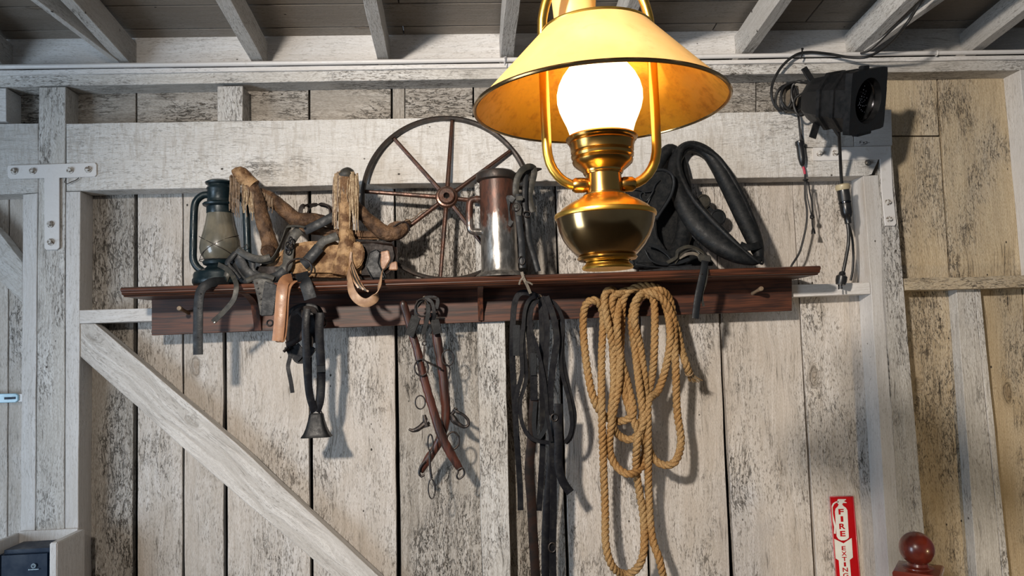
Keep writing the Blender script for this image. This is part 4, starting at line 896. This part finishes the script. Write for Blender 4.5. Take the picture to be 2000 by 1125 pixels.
S_(bl, 'strap_keeper', 'bluestrap', 17, [(324, 395, .240), (325, 425, .237)], E1, th=.007)
bc = Vector(E1(303, 750, .21)); kb = mpp(.21)/2.5565
bm = bmesh.new(); rr = []
for h, wx, wy in ((0, 73, 45), (3, 71, 43), (18, 60, 38), (45, 48, 32), (80, 38, 27), (108, 33, 23), (114, 29, 19)):
    rr.append([bm.verts.new(bc+Vector((kb*wx*max(-1, min(1, 1.25*cos(2*pi*i/28))), kb*wy*max(-1, min(1, 1.25*sin(2*pi*i/28))), h*kb))) for i in range(28)])
for A_, B_ in zip(rr, rr[1:]):
    for i in range(28): bm.faces.new((A_[i], A_[(i+1) % 28], B_[(i+1) % 28], B_[i]))
bm.faces.new(rr[-1])
from_bm(bm, 'bell_body', M['black'], bl, sharp=50)
tube('bell_loop', [E1(275, 640, .21), E1(275, 622, .21), E1(300, 617, .21), E1(325, 622, .21), E1(327, 640, .21)], .0028, M['iron'], bl, step=.004)
lathe('clapper', [(0, 0), (.006, .003), (.007, .01), (.003, .02), (.002, .06)], bc+Vector((.002, 0, -.004)), M['iron'], bl, n=12)
# ---- hames
hm = empty('wooden_hames', tuple(E1(870, 500, .2)), 'pair of red-brown wooden hames crossed and hanging from the third peg', 'hames')
def hame(pts, d): return limb('hame', [(x, y, d+dd, r_) for x, y, dd, r_ in pts], 'hame', n=14, flat=.75, zf=E1, par=hm)
hame([(728, 72, .02, 4), (735, 85, .02, 7), (752, 140, .015, 7.5), (775, 220, .01, 7.5), (800, 300, .01, 8), (820, 380, .01, 8), (842, 470, .01, 8), (868, 560, .01, 8), (895, 650, .01, 8.5), (925, 740, .01, 9), (965, 820, .01, 9), (1000, 880, .01, 8), (1022, 915, .01, 6)], .19)
hame([(890, 130, 0, 8), (893, 190, 0, 8), (905, 270, 0, 9), (920, 360, 0, 9), (935, 450, 0, 9.5), (942, 540, 0, 9.5), (948, 620, 0, 9), (940, 700, 0, 9), (905, 790, -.01, 8.5), (860, 860, -.01, 8), (822, 925, -.01, 6)], .165)
S_(hm, 'leather_wrap', 'blackleather', 19, [(800, 150, .215), (785, 190, .218), (765, 245, .218)], E1, th=.02)
S_(hm, 'leather_wrap', 'blackleather', 19, [(885, 150, .19), (898, 190, .195), (908, 235, .195)], E1, th=.02)
S_(hm, 'peg_strap', 'blackstrap', 7, [(800, 160, .21), (800, 100, .21), (835, 62, .205), (875, 75, .205), (890, 130, .205), (885, 170, .2)], E1)
S_(hm, 'peg_strap', 'blackleather', 9, [(858, 90, .215), (860, 130, .22), (850, 180, .22), (835, 235, .22)], E1, th=.006)
S_(hm, 'peg_strap', 'blackstrap', 8, [(800, 100, .2), (850, 55, .2), (905, 62, .2), (900, 110, .2)], E1)
tube('cross_pin', [E1(800, 72, .2), E1(850, 62, .2), E1(905, 55, .2)], .0035, M['iron'], hm)
tube('cross_pin', [E1(900, 155, .205), E1(945, 156, .205)], .0045, M['iron'], hm)
ringo('peg_ring', E1(830, 105, .215), 13*mpp(.21), .003, M['iron'], hm, sy=1.3)
ringo('chain_link', E1(841, 283, .215), .007, .0022, M['iron'], hm)
tube('chain_rod', [E1(842, 232, .215), E1(842, 268, .215)], .003, M['iron'], hm, n=6)
tube('chain_rod', [E1(841, 298, .215), E1(838, 340, .215), E1(834, 375, .216)], .0035, M['iron'], hm, n=6)
ringo('line_ring', E1(826, 404, .22), 13.2*mpp(.22), .0028, M['iron'], hm, sy=1.2)
tube('ring_rod', [E1(850, 374, .215), E1(890, 392, .21), E1(925, 410, .2)], .0035, M['iron'], hm, n=8)
ringo('hame_ring', E1(820, 577, .2), 9.5*mpp(.2), .0024, M['iron'], hm, sy=1.35)
ringo('hame_ring', E1(958, 355, .18), 11*mpp(.18), .0026, M['iron'], hm, sy=1.4)
tube('ring_hook', [E1(945, 385, .19), E1(960, 395, .19), E1(968, 410, .19), E1(961, 460, .188)], .0026, M['iron'], hm, n=8)
ringo('hame_ring', E1(983, 768, .19), 12*mpp(.19), .0036, M['iron'], hm, sy=1.35)
limb('trace_hook', [(975, 640, .17, 5), (990, 665, .175, 7), (1010, 685, .178, 5), (1040, 700, .18, 3.2), (1060, 690, .18, 3), (1058, 665, .18, 3), (1035, 640, .18, 3), (1005, 625, .178, 3.4), (985, 610, .175, 3)], 'iron', n=10, zf=E1, par=hm)
limb('trace_hook', [(860, 670, .175, 7), (835, 690, .178, 6), (805, 712, .18, 4.5), (780, 718, .18, 3.5), (763, 710, .18, 2)], 'iron', n=10, zf=E1, par=hm)
limb('trace_hook', [(840, 640, .18, 3), (845, 665, .18, 5), (855, 700, .18, 6)], 'iron', n=10, zf=E1, par=hm)
limb('hook_stub', [(975, 640, .165, 4), (995, 615, .17, 3.5), (1000, 605, .17, 3.5)], 'iron', n=8, zf=E1, par=hm)
ringo('chain_link', E1(871, 780, .215), 9*mpp(.21)/2, .0026, M['iron'], hm, sx=1.1, sy=3.6)
tube('chain_rod', [E1(868, 825, .215), E1(868, 880, .215), E1(872, 925, .216), E1(877, 958, .216)], .004, M['iron'], hm, n=8)
ringo('chain_link', E1(877, 1010, .218), 7*mpp(.21), .0022, M['iron'], hm, sx=.9, sy=2.6)
tube('end_loop', [E1(*p, .21) for p in ((1008, 915), (1030, 905), (1040, 925), (1035, 945), (1012, 960), (1002, 945), (1010, 925))], .0034, M['iron'], hm, closed=True, step=.005, n=8)
tube('end_hook', [E1(*p, .17) for p in ((845, 870), (822, 900), (815, 930), (825, 948), (840, 940))], .0045, M['iron'], hm, n=8)
# ---- long reins
G = Z(960, 540, 1.9239)
rn = empty('driving_reins', tuple(G(180, 400, .2)), 'bundle of long black leather driving reins hanging from the peg below the thong', 'reins')
RL = [
 ('blackstrap', 12, [(172, 75, .19), (130, 60, .2), (100, 70, .2), (84, 120, .2), (78, 250, .2), (80, 340, .19), (85, 430, .18), (92, 560, .17), (100, 680, .165), (107, 790, .16), (109, 878, .16)]),
 ('blackstrap', 8, [(178, 70, .215), (140, 90, .22), (122, 150, .22), (122, 260, .218), (130, 380, .214), (108, 470, .214), (115, 550, .214), (150, 608, .214), (225, 625, .214), (280, 618, .214), (302, 560, .214), (290, 460, .214), (262, 350, .214), (262, 250, .214), (268, 170, .214), (240, 105, .214), (190, 78, .214)]),
 ('blackstrap', 15, [(150, 85, .205), (140, 170, .206), (150, 280, .206), (158, 380, .206), (160, 465, .204)]),
 ('brownstrap', 19, [(160, 460, .198), (152, 600, .192), (142, 720, .186), (150, 850, .18), (158, 1000, .176), (166, 1130, .174), (170, 1200, .174)]),
 ('blackstrap', 12, [(185, 80, .2), (190, 200, .2), (188, 340, .196), (193, 480, .192), (192, 640, .186), (186, 760, .18), (178, 880, .175)]),
 ('blackstrap', 11, [(195, 75, .225), (208, 180, .226), (205, 300, .226), (200, 400, .226), (212, 480, .226), (238, 530, .226)]),
 ('blackstrap', 13, [(205, 75, .235), (232, 150, .236), (245, 240, .236), (232, 330, .236), (222, 420, .232), (220, 520, .23)]),
 ('blackstrap', 17, [(252, 478, .236), (250, 560, .234), (252, 640, .232), (252, 710, .23), (268, 770, .228), (296, 812, .226)]),
 ('blackstrap', 16, [(240, 510, .21), (228, 640, .206), (218, 760, .2), (208, 880, .194), (202, 1000, .19), (204, 1200, .186)]),
 ('blackstrap', 14, [(228, 600, .22), (232, 760, .214), (232, 900, .206), (230, 1040, .2), (234, 1200, .198)]),
 ('blackstrap', 7, [(175, 85, .24), (150, 130, .242), (150, 200, .242), (175, 280, .24), (200, 400, .238), (210, 520, .236), (225, 620, .234)]),
 ('bluestrap', 9, [(165, 470, .214), (160, 560, .212), (172, 610, .21), (205, 560, .212), (212, 470, .216), (225, 380, .22)]),
 ('blackstrap', 9, [(120, 180, .225), (112, 260, .225), (115, 360, .222), (98, 430, .22), (92, 500, .215), (96, 600, .21)]),
 ('blackstrap', 9, [(268, 200, .206), (268, 300, .206), (290, 420, .206), (312, 520, .206), (300, 600, .206), (278, 625, .206)]),
]
for mt, wp, pts in RL: S_(rn, 'rein_strap', mt, wp, pts, G, th=.005)
for x, y, d, sx2, sy2 in ((94, 240, .212, 14, 58), (158, 330, .215, 11, 42)):
    slabr('stitched_patch', [(x-sx2, y-sy2), (x+sx2, y-sy2), (x+sx2, y+sy2), (x-sx2, y+sy2)], d-.004, d+.003, 'bluestrap', rn, G, bev=.001)
ringo('buckle', G(228, 1018, .212), .012, .0026, M['iron'], rn, sy=1.3)
ringo('buckle', G(236, 530, .24), .011, .0026, M['iron'], rn, sy=1.1)
# ---- rope
rope = empty('coiled_rope', tuple(G(560, 400, .2)), 'thick tan three-strand rope looped over the peg below the lamp', 'rope')
R0 = [(742, 362), (728, 320), (712, 265), (692, 185), (655, 100), (605, 62), (545, 48), (485, 62), (452, 95), (455, 250), (460, 400), (450, 530), (474, 592), (525, 612), (568, 560), (578, 440), (560, 270), (538, 170), (552, 88), (592, 70), (612, 112), (612, 260), (602, 380), (572, 500), (548, 620), (545, 740), (570, 900), (572, 1030), (545, 1098), (500, 1118), (455, 1090), (430, 1010), (427, 880), (420, 700), (414, 500), (414, 300), (418, 140), (388, 90), (352, 112), (345, 210), (365, 380), (392, 480), (432, 530), (490, 543), (532, 510), (512, 405), (484, 300), (472, 190), (478, 90), (450, 50), (424, 80), (440, 190), (472, 320), (512, 480), (552, 585), (576, 640), (562, 715), (518, 743), (468, 712), (444, 650), (452, 540), (478, 400), (488, 200), (500, 75), (565, 36), (635, 50), (676, 110), (690, 300), (697, 500), (712, 620), (690, 695), (640, 706), (598, 665), (576, 560), (558, 430), (542, 300), (526, 160), (550, 80), (600, 58), (652, 105), (672, 220), (655, 340), (625, 430), (590, 470), (588, 600), (590, 800), (602, 970), (632, 1070), (655, 1180)]
pts = []
for i, (x, y) in enumerate(R0):
    base = .188 if y > 130 else .175
    d = base + .026*sin(i*1.9) + (.0 if y < 700 else -.02)
    if y < 75: d = .170+.018*((i*7) % 3)
    pts.append(G(x, y, d))
q_ = cr(pts, .0055)
cen = [Vector(p) for p in q_]; n = len(cen); rs_, off = .0068, .0072
U = Vector((0, 1, 0)); fr_ = []
for i in range(n):
    t = (cen[min(i+1, n-1)]-cen[max(i-1, 0)]).normalized(); U = (U-t*U.dot(t)).normalized(); fr_.append((U.copy(), t.cross(U)))
dist = [0]
for i in range(1, n): dist.append(dist[-1]+(cen[i]-cen[i-1]).length)
for s in range(3):
    pp = []
    for i in range(n):
        a = dist[i]/.062*2*pi+s*2*pi/3; u, v_ = fr_[i]
        pp.append(cen[i]+(u*cos(a)+v_*sin(a))*off)
    bm = bmesh.new(); sweep(bm, pp, circ(rs_*1.12, 7)); from_bm(bm, 'strand', M['rope'], rope, sharp=0)
e0 = cen[0]; dirn = (cen[0]-cen[6]).normalized()
ringo('whipping', e0+dirn*.002, .0125, .003, M['fringe'], rope, axis=dirn)
random.seed(11)
for i in range(26):
    a = random.random()*2*pi; rr_ = random.uniform(0, .010); sp_ = random.uniform(.8, 2.3)
    o1 = e0+Vector((cos(a)*rr_, sin(a)*rr_*.8, 0)); o2 = e0+dirn*.028+Vector((cos(a)*rr_*sp_+.004, sin(a)*rr_*1.4, 0)); o3 = e0+dirn*random.uniform(.035, .05)+Vector((cos(a)*rr_*sp_*1.5+.008, sin(a)*rr_*1.5, random.uniform(-.004, .004)))
    tube('frayed_end', [o1, o2, o3], .0016, M['fringe' if i % 3 else 'rope'], rope, n=5, step=.01)
# ================================================================== stage light
K = Z(1480, 90, 5.625)
sl = empty('stage_light', tuple(P(1600, 190, .2)), 'black metal stage spotlight clamped high on the wall at right', 'spotlight')
ax = Vector((.50, -.80, -.30)).normalized()
C0 = P(1690, 197, .42)                       # centre of the front frame
rx = ax.cross(Vector((0, 0, 1))).normalized()
if rx.x < 0: rx = -rx
uy = rx.cross(ax).normalized()
if uy.z < 0: uy = -uy
ro_ = radians(16); rx2 = rx*cos(ro_)+uy*sin(ro_); uy2 = uy*cos(ro_)-rx*sin(ro_)
def Lp(u, v_, w_): return C0+rx2*u+uy2*v_+ax*w_
hF = .104
def ringpoly(shape, w_): return [Lp(u, v_, w_) for u, v_ in shape]
def loft(name, secs, mat, par=sl, cap0=True, cap1=True, sharp=25):
    bm = bmesh.new(); rr = [[bm.verts.new(p) for p in s_] for s_ in secs]; n = len(rr[0])
    for A_, B_ in zip(rr, rr[1:]):
        for i in range(n): bm.faces.new((A_[i], A_[(i+1) % n], B_[(i+1) % n], B_[i]))
    if cap0: bm.faces.new(rr[0][::-1])
    if cap1: bm.faces.new(rr[-1])
    return from_bm(bm, name, M[mat], par, sharp=sharp)
def octo(a, c): return [(a, c), (c, a), (-c, a), (-a, c), (-a, -c), (-c, -a), (c, -a), (a, -c)]
loft('housing', [ringpoly(octo(.030, .014), -.215), ringpoly(octo(.062, .028), -.205), ringpoly(octo(.078, .036), -.175), ringpoly(octo(.093, .044), -.09), ringpoly(octo(.097, .046), -.03), ringpoly(octo(.097, .046), -.012)], 'black', cap1=False)
for w_ in (-.125, -.07): loft('cooling_rib', [ringpoly(octo(.088+.08*(w_+.125), .042), w_), ringpoly(octo(.097+.08*(w_+.125), .047), w_+.004), ringpoly(octo(.097+.08*(w_+.125), .047), w_+.016), ringpoly(octo(.090+.08*(w_+.125), .043), w_+.02)], 'black', cap0=False, cap1=False)
# front frame: square plate with a round opening
n = 48; bm = bmesh.new(); out_ = []; inn = []
for s_ in (0, 1):
    w_ = -.012 if s_ == 0 else .012
    o_l, i_l = [], []
    for i in range(n):
        a = 2*pi*i/n+pi/4; cx_, cy_ = cos(a), sin(a); m_ = max(abs(cx_), abs(cy_)); ss_ = min(1/m_, 1.37)
        o_l.append(bm.verts.new(Lp(cx_*ss_*hF, cy_*ss_*hF, w_))); i_l.append(bm.verts.new(Lp(cx_*.076, cy_*.076, w_)))
    out_.append(o_l); inn.append(i_l)
for i in range(n):
    j = (i+1) % n
    bm.faces.new((out_[0][i], out_[0][j], out_[1][j], out_[1][i])); bm.faces.new((inn[0][i], inn[0][j], inn[1][j], inn[1][i]))
    bm.faces.new((out_[1][i], out_[1][j], inn[1][j], inn[1][i])); bm.faces.new((out_[0][i], out_[0][j], inn[0][j], inn[0][i]))
from_bm(bm, 'front_frame', M['black'], sl, sharp=30)
fx = frame(ax, uy2)
lathe('lens_barrel', [(.076, .012), (.074, 0), (.072, -.03), (.066, -.05)], C0, M['black'], sl, axis=ax, n=44)
lathe('reflector', [(.070, -.035), (.060, -.07), (.045, -.10), (.025, -.12), (.010, -.126), (0, -.126)], C0, M['reflector'], sl, axis=ax, n=44)
lathe('glass_ring', [(.070, -.014), (.072, -.010), (.068, -.008), (.066, -.012)], C0, M['reflector'], sl, axis=ax, n=44, closed=True)
random.seed(3)
led = bpy.data.materials.new('bright_facet'); led.use_nodes = True; led.node_tree.nodes['Principled BSDF'].inputs['Base Color'].default_value = (.9, .9, .95, 1); led.node_tree.nodes['Principled BSDF'].inputs['Roughness'].default_value = .15; led.node_tree.nodes['Principled BSDF'].inputs['Metallic'].default_value = .6
for i in range(5):
    for j in range(5):
        aa = -1.15+.42*j+.1*i; c_ = Lp((.012+.0095*i)*cos(aa)*1.1+.008, (.012+.0095*i)*sin(aa)*1.2-.004, -.032+random.uniform(-.002, .002))
        lathe('lens_facet', [(0, 0), (.0022, .0004), (.0014, .0012), (0, .0015)], c_, led, sl, axis=(ax+Vector((random.uniform(-.3, .3), random.uniform(-.3, .3), random.uniform(-.3, .3)))), n=8)
# colour-frame clips
box('frame_clip', Lp(-.01, hF+.004, -.006), (.034, .02, .016), M['black'], sl, R=Matrix((rx2, ax, uy2)).transposed(), bev=.002)
box('frame_clip', Lp(hF+.006, .0, -.006), (.016, .024, .07), M['black'], sl, R=Matrix((rx2, ax, uy2)).transposed(), bev=.002)
box('frame_clip', Lp(.0, -hF-.005, -.006), (.08, .024, .012), M['black'], sl, R=Matrix((rx2, ax, uy2)).transposed(), bev=.002)
tube('latch_wire', [Lp(-.02, .090, -.035), Lp(-.02, .098, -.02), Lp(.0, .100, -.02), Lp(.0, .092, -.035)], .0018, M['reflector'], sl, step=.004)
sp0 = Vector(K(890, 960, .40)); 
slabr('lower_fin', [(740, 740), (890, 590), (900, 990), (870, 950)], .33, .345, 'black', sl, K, bev=.002)
# yoke, knob and clamp
def kb_(name, a, b, wpx, d, th=.006, mat='black', holes=()):
    a = Vector(K(*a, d)); b = Vector(K(*b, d)); t = (b-a).normalized(); s_ = t.cross(Vector((0, 1, 0))).normalized()*wpx*mpp(d)/2
    prism(name, [a-s_, a+s_, b+s_, b-s_], th, M[mat], sl, bev=.001, axis=t)
kb_('yoke_arm', (510, 235), (640, 440), 13, .27, .006)
kb_('yoke_arm', (700, 690), (605, 1005), 14.5, .28, .006)
kb_('yoke_bridge', (600, 400), (660, 760), 16, .262, .006)
lathe('tilt_knob', [(0, .03), (.016, .03), (.020, .024), (.020, .008), (.012, .004), (.012, -.04)], K(635, 555, .27), M['black'], sl, axis=(-.35, -1, -.1), n=20)
tube('clamp_bolt', [K(705, 870, .285), K(715, 862, .29), K(708, 880, .295)], .002, M['iron'], sl)
box('clamp', K(530, 610, .16), (.036, .10, .055), M['black'], sl, R=Matrix.Rotation(.25, 3, 'Y'), bev=.004)
tube('clamp_arm', [K(500, 570, .10), K(540, 590, .18), K(600, 600, .24), K(640, 580, .27)], .012, M['black'], sl, n=12)
box('clamp_jaw', K(495, 700, .125), (.03, .05, .018), M['iron'], sl, bev=.003)
box('mounting_block', K(370, 590, .108), (.05, .03, .10), M['thong'], sl, bev=.003)
# ---- cables
mc = empty('main_power_cable', tuple(P(1560, 110, .13)), 'thick black cable from the rafters looping left of the stage light', 'cable')
Lc = lambda pts, d: [tuple(P(x, y, dd)) for (x, y), dd in zip(pts, d)]
tube('cable', [tuple(hit(1850, -60, B0-n_roof*.02, n_roof)), tuple(hit(1800, 2, B0-n_roof*.02, n_roof)), tuple(P(1768, 50, .42)), tuple(P(1735, 86, .30)), tuple(P(1697, 110, .19)), tuple(P(1660, 112, .15)), tuple(P(1623, 106, .135)), tuple(P(1580, 102, .132)), tuple(P(1553, 108, .132)), tuple(P(1527, 130, .13)), tuple(P(1510, 160, .13)), tuple(P(1507, 185, .13)), tuple(P(1513, 205, .125)), tuple(P(1523, 217, .122))], .0052, M['cable'], mc, n=10)
tube('cable', [tuple(hit(1830, -30, B0-n_roof*.02, n_roof)), tuple(hit(1790, 12, B0-n_roof*.02, n_roof)), tuple(P(1735, 65, .30)), tuple(P(1700, 98, .16)), tuple(P(1680, 104, .13))], .0032, M['cable'], mc, n=8)
tube('cable_clip', [K(472, 140, .135), K(490, 90, .136), K(488, 45, .13), K(498, 28, .125), K(480, 30, .125)], .003, M['cable'], mc, n=8, step=.003)
cc = empty('coiled_cable', tuple(P(1540, 190, .13)), 'coil of thin black cable between the wall and the stage light clamp', 'cable')
coil = []
for i in range(4*16+1):
    a = 2*pi*i/16; t = i/64
    cx2 = 1531+10*t; rx_ = 15+5*sin(a*.25)+3*t; ry_ = 24
    coil.append(tuple(P(cx2+rx_*cos(a), 190+ry_*sin(a)-6*cos(a), .125+.02*t+.004*sin(a*3.3))))
tube('cable', coil, .0036, M['cable'], cc, n=8)
tube('cable', [K(*p) for p in ((600, 400, .2), (520, 385, .17), (430, 390, .16), (380, 440, .15), (370, 540, .15), (395, 640, .15), (430, 720, .15), (450, 800, .14), (460, 900, .13), (475, 1040, .122))], .0042, M['cable'], cc, n=8)
tube('cable', [K(*p) for p in ((600, 520, .23), (540, 515, .2), (470, 530, .19), (410, 580, .18), (395, 650, .18), (430, 740, .18), (480, 765, .18), (530, 730, .18), (550, 680, .18))], .0042, M['cable'], cc, n=8)
tube('cable', [K(*p) for p in ((560, 405, .2), (480, 400, .17), (400, 395, .16), (300, 440, .155), (262, 500, .155), (262, 600, .155), (320, 680, .155), (400, 715, .15))], .0045, M['cable'], cc, n=8)
# left hanging lead with connector
N1 = Z(1480, 90, 2.25)
ll = empty('left_power_lead', tuple(N1(190, 470, .13)), 'thin black lead with an inline connector and red sleeve hanging left of the header plate', 'cable')
lathe('connector', [(.006, 0), (.0095, .004), (.012, .02), (.014, .03), (.014, .075), (.017, .08), (.017, .092), (.008, .097)], Vector(N1(197, 525, .122)), M['blackpl'], ll, axis=(-.06, 0, 1), n=20)
tube('cable', [N1(*p) for p in ((198, 522, .122), (204, 540, .12), (208, 565, .118), (208, 600, .11), (208, 660, .105), (216, 720, .1), (214, 780, .1), (200, 850, .1), (182, 910, .1), (150, 962, .1), (140, 985, .1))], .0040, M['cable'], ll, n=8)
tube('red_sleeve', [N1(200, 530, .122), N1(204, 545, .121), N1(207, 562, .119)], .0046, M['pinkwire'], ll, n=10)
tube('thin_wire', [N1(*p) for p in ((206, 588, .12), (222, 600, .118), (228, 640, .11), (240, 700, .105), (238, 745, .1), (240, 790, .1), (245, 810, .1))], .0026, M['cable'], ll, n=8)
tube('thin_wire', [N1(*p) for p in ((206, 590, .124), (216, 600, .12), (216, 650, .112), (226, 700, .108), (236, 748, .105))], .0022, M['cable'], ll, n=8)
lathe('wire_end', [(.004, .0), (.007, -.01), (.0085, -.022), (.0, -.022)], N1(243, 800, .1), M['blackpl'], ll, n=14)
lathe('wire_joint', [(.003, 0), (.008, -.006), (.009, -.016), (.003, -.02)], N1(238, 738, .105), M['blackpl'], ll, n=14)
ringo('cable_tie', N1(210, 588, .118), .008, .003, M['cable'], ll, axis=(0, 0, 1))
# right hanging lead with the big plug
rl = empty('right_power_lead', tuple(N1(380, 680, .15)), 'thick black plug with a cream collar hanging from the stage light', 'cable')
tube('cable', [N1(*p) for p in ((357, 330, .34), (358, 400, .28), (362, 480, .22), (366, 560, .17), (370, 612, .15))], .0058, M['cable'], rl, n=10)
pa = (Vector(N1(395, 765, .15))-Vector(N1(371, 610, .15))); pl_ = pa.length; pc_ = Vector(N1(371, 606, .15))
lathe('plug_collar', [(.006, 0), (.022, .002), (.026, .006), (.0265, .016), (.023, .024), (0, .024)], pc_, M['cream'], rl, axis=pa, n=28)
lathe('plug_body', [(.022, .022), (.0225, .055), (.021, .066), (.0205, .074), (.0215, .078), (.0215, .110), (.018, .122), (.0125, .130), (.0125, .136), (.0118, .138), (.0125, .142), (.0118, .146), (.0125, .150), (.006, .152)], pc_, M['blackpl'], rl, axis=pa, n=28)
lathe('plug_ring', [(.0215, .066), (.0232, .068), (.0232, .073), (.0215, .075)], pc_, M['reflector'], rl, axis=pa, n=28)
tube('cable', [N1(*p) for p in ((394, 778, .15), (399, 820, .15), (398, 870, .15), (388, 930, .15), (374, 1000, .15))], .0062, M['cable'], rl, n=10)
tube('cable', [N1(*p) for p in ((398, 778, .135), (414, 840, .11), (420, 920, .10), (416, 990, .096), (408, 1030, .094))], .0045, M['cable'], rl, n=10)
pe = Vector(N1(373, 990, .15)); pd = (Vector(N1(362, 1060, .15))-pe).normalized()
lathe('end_plug', [(.006, 0), (.011, .004), (.013, .014), (.020, .02), (.020, .036), (.017, .05), (.0, .05)], pe, M['blackpl'], rl, axis=pd, n=20)
for s_ in (-1, 1): box('prong', pe+pd*.058+Vector((s_*.006, 0, s_*.001)), (.0018, .006, .018), M['reflector'], rl, bev=0)
# faint pencilled scribble on the header beside the angle plate
pm = empty('pencil_scribble', tuple(P(1690, 279, .09)), None, None); pm.parent = wall; pm.matrix_parent_inverse = wm(wall).inverted()
bpy.data.objects.remove(pm)
XS = Z(1560, 270, 5.359)
bm = bmesh.new()
for st in ([(640, 30), (640, 58)], [(640, 30), (662, 30)], [(640, 44), (658, 44)], [(672, 38), (690, 56)], [(690, 38), (672, 56)], [(698, 34), (716, 34), (708, 44), (718, 50), (706, 58), (696, 56)], [(650, 70), (690, 66), (720, 48), (745, 44)]):
    tube('', [XS(x, y, .0912) for x, y in st], .0006, None, None, n=5, step=.004, bm=bm)
from_bm(bm, 'pencil_scribble', M['dark'], wall)
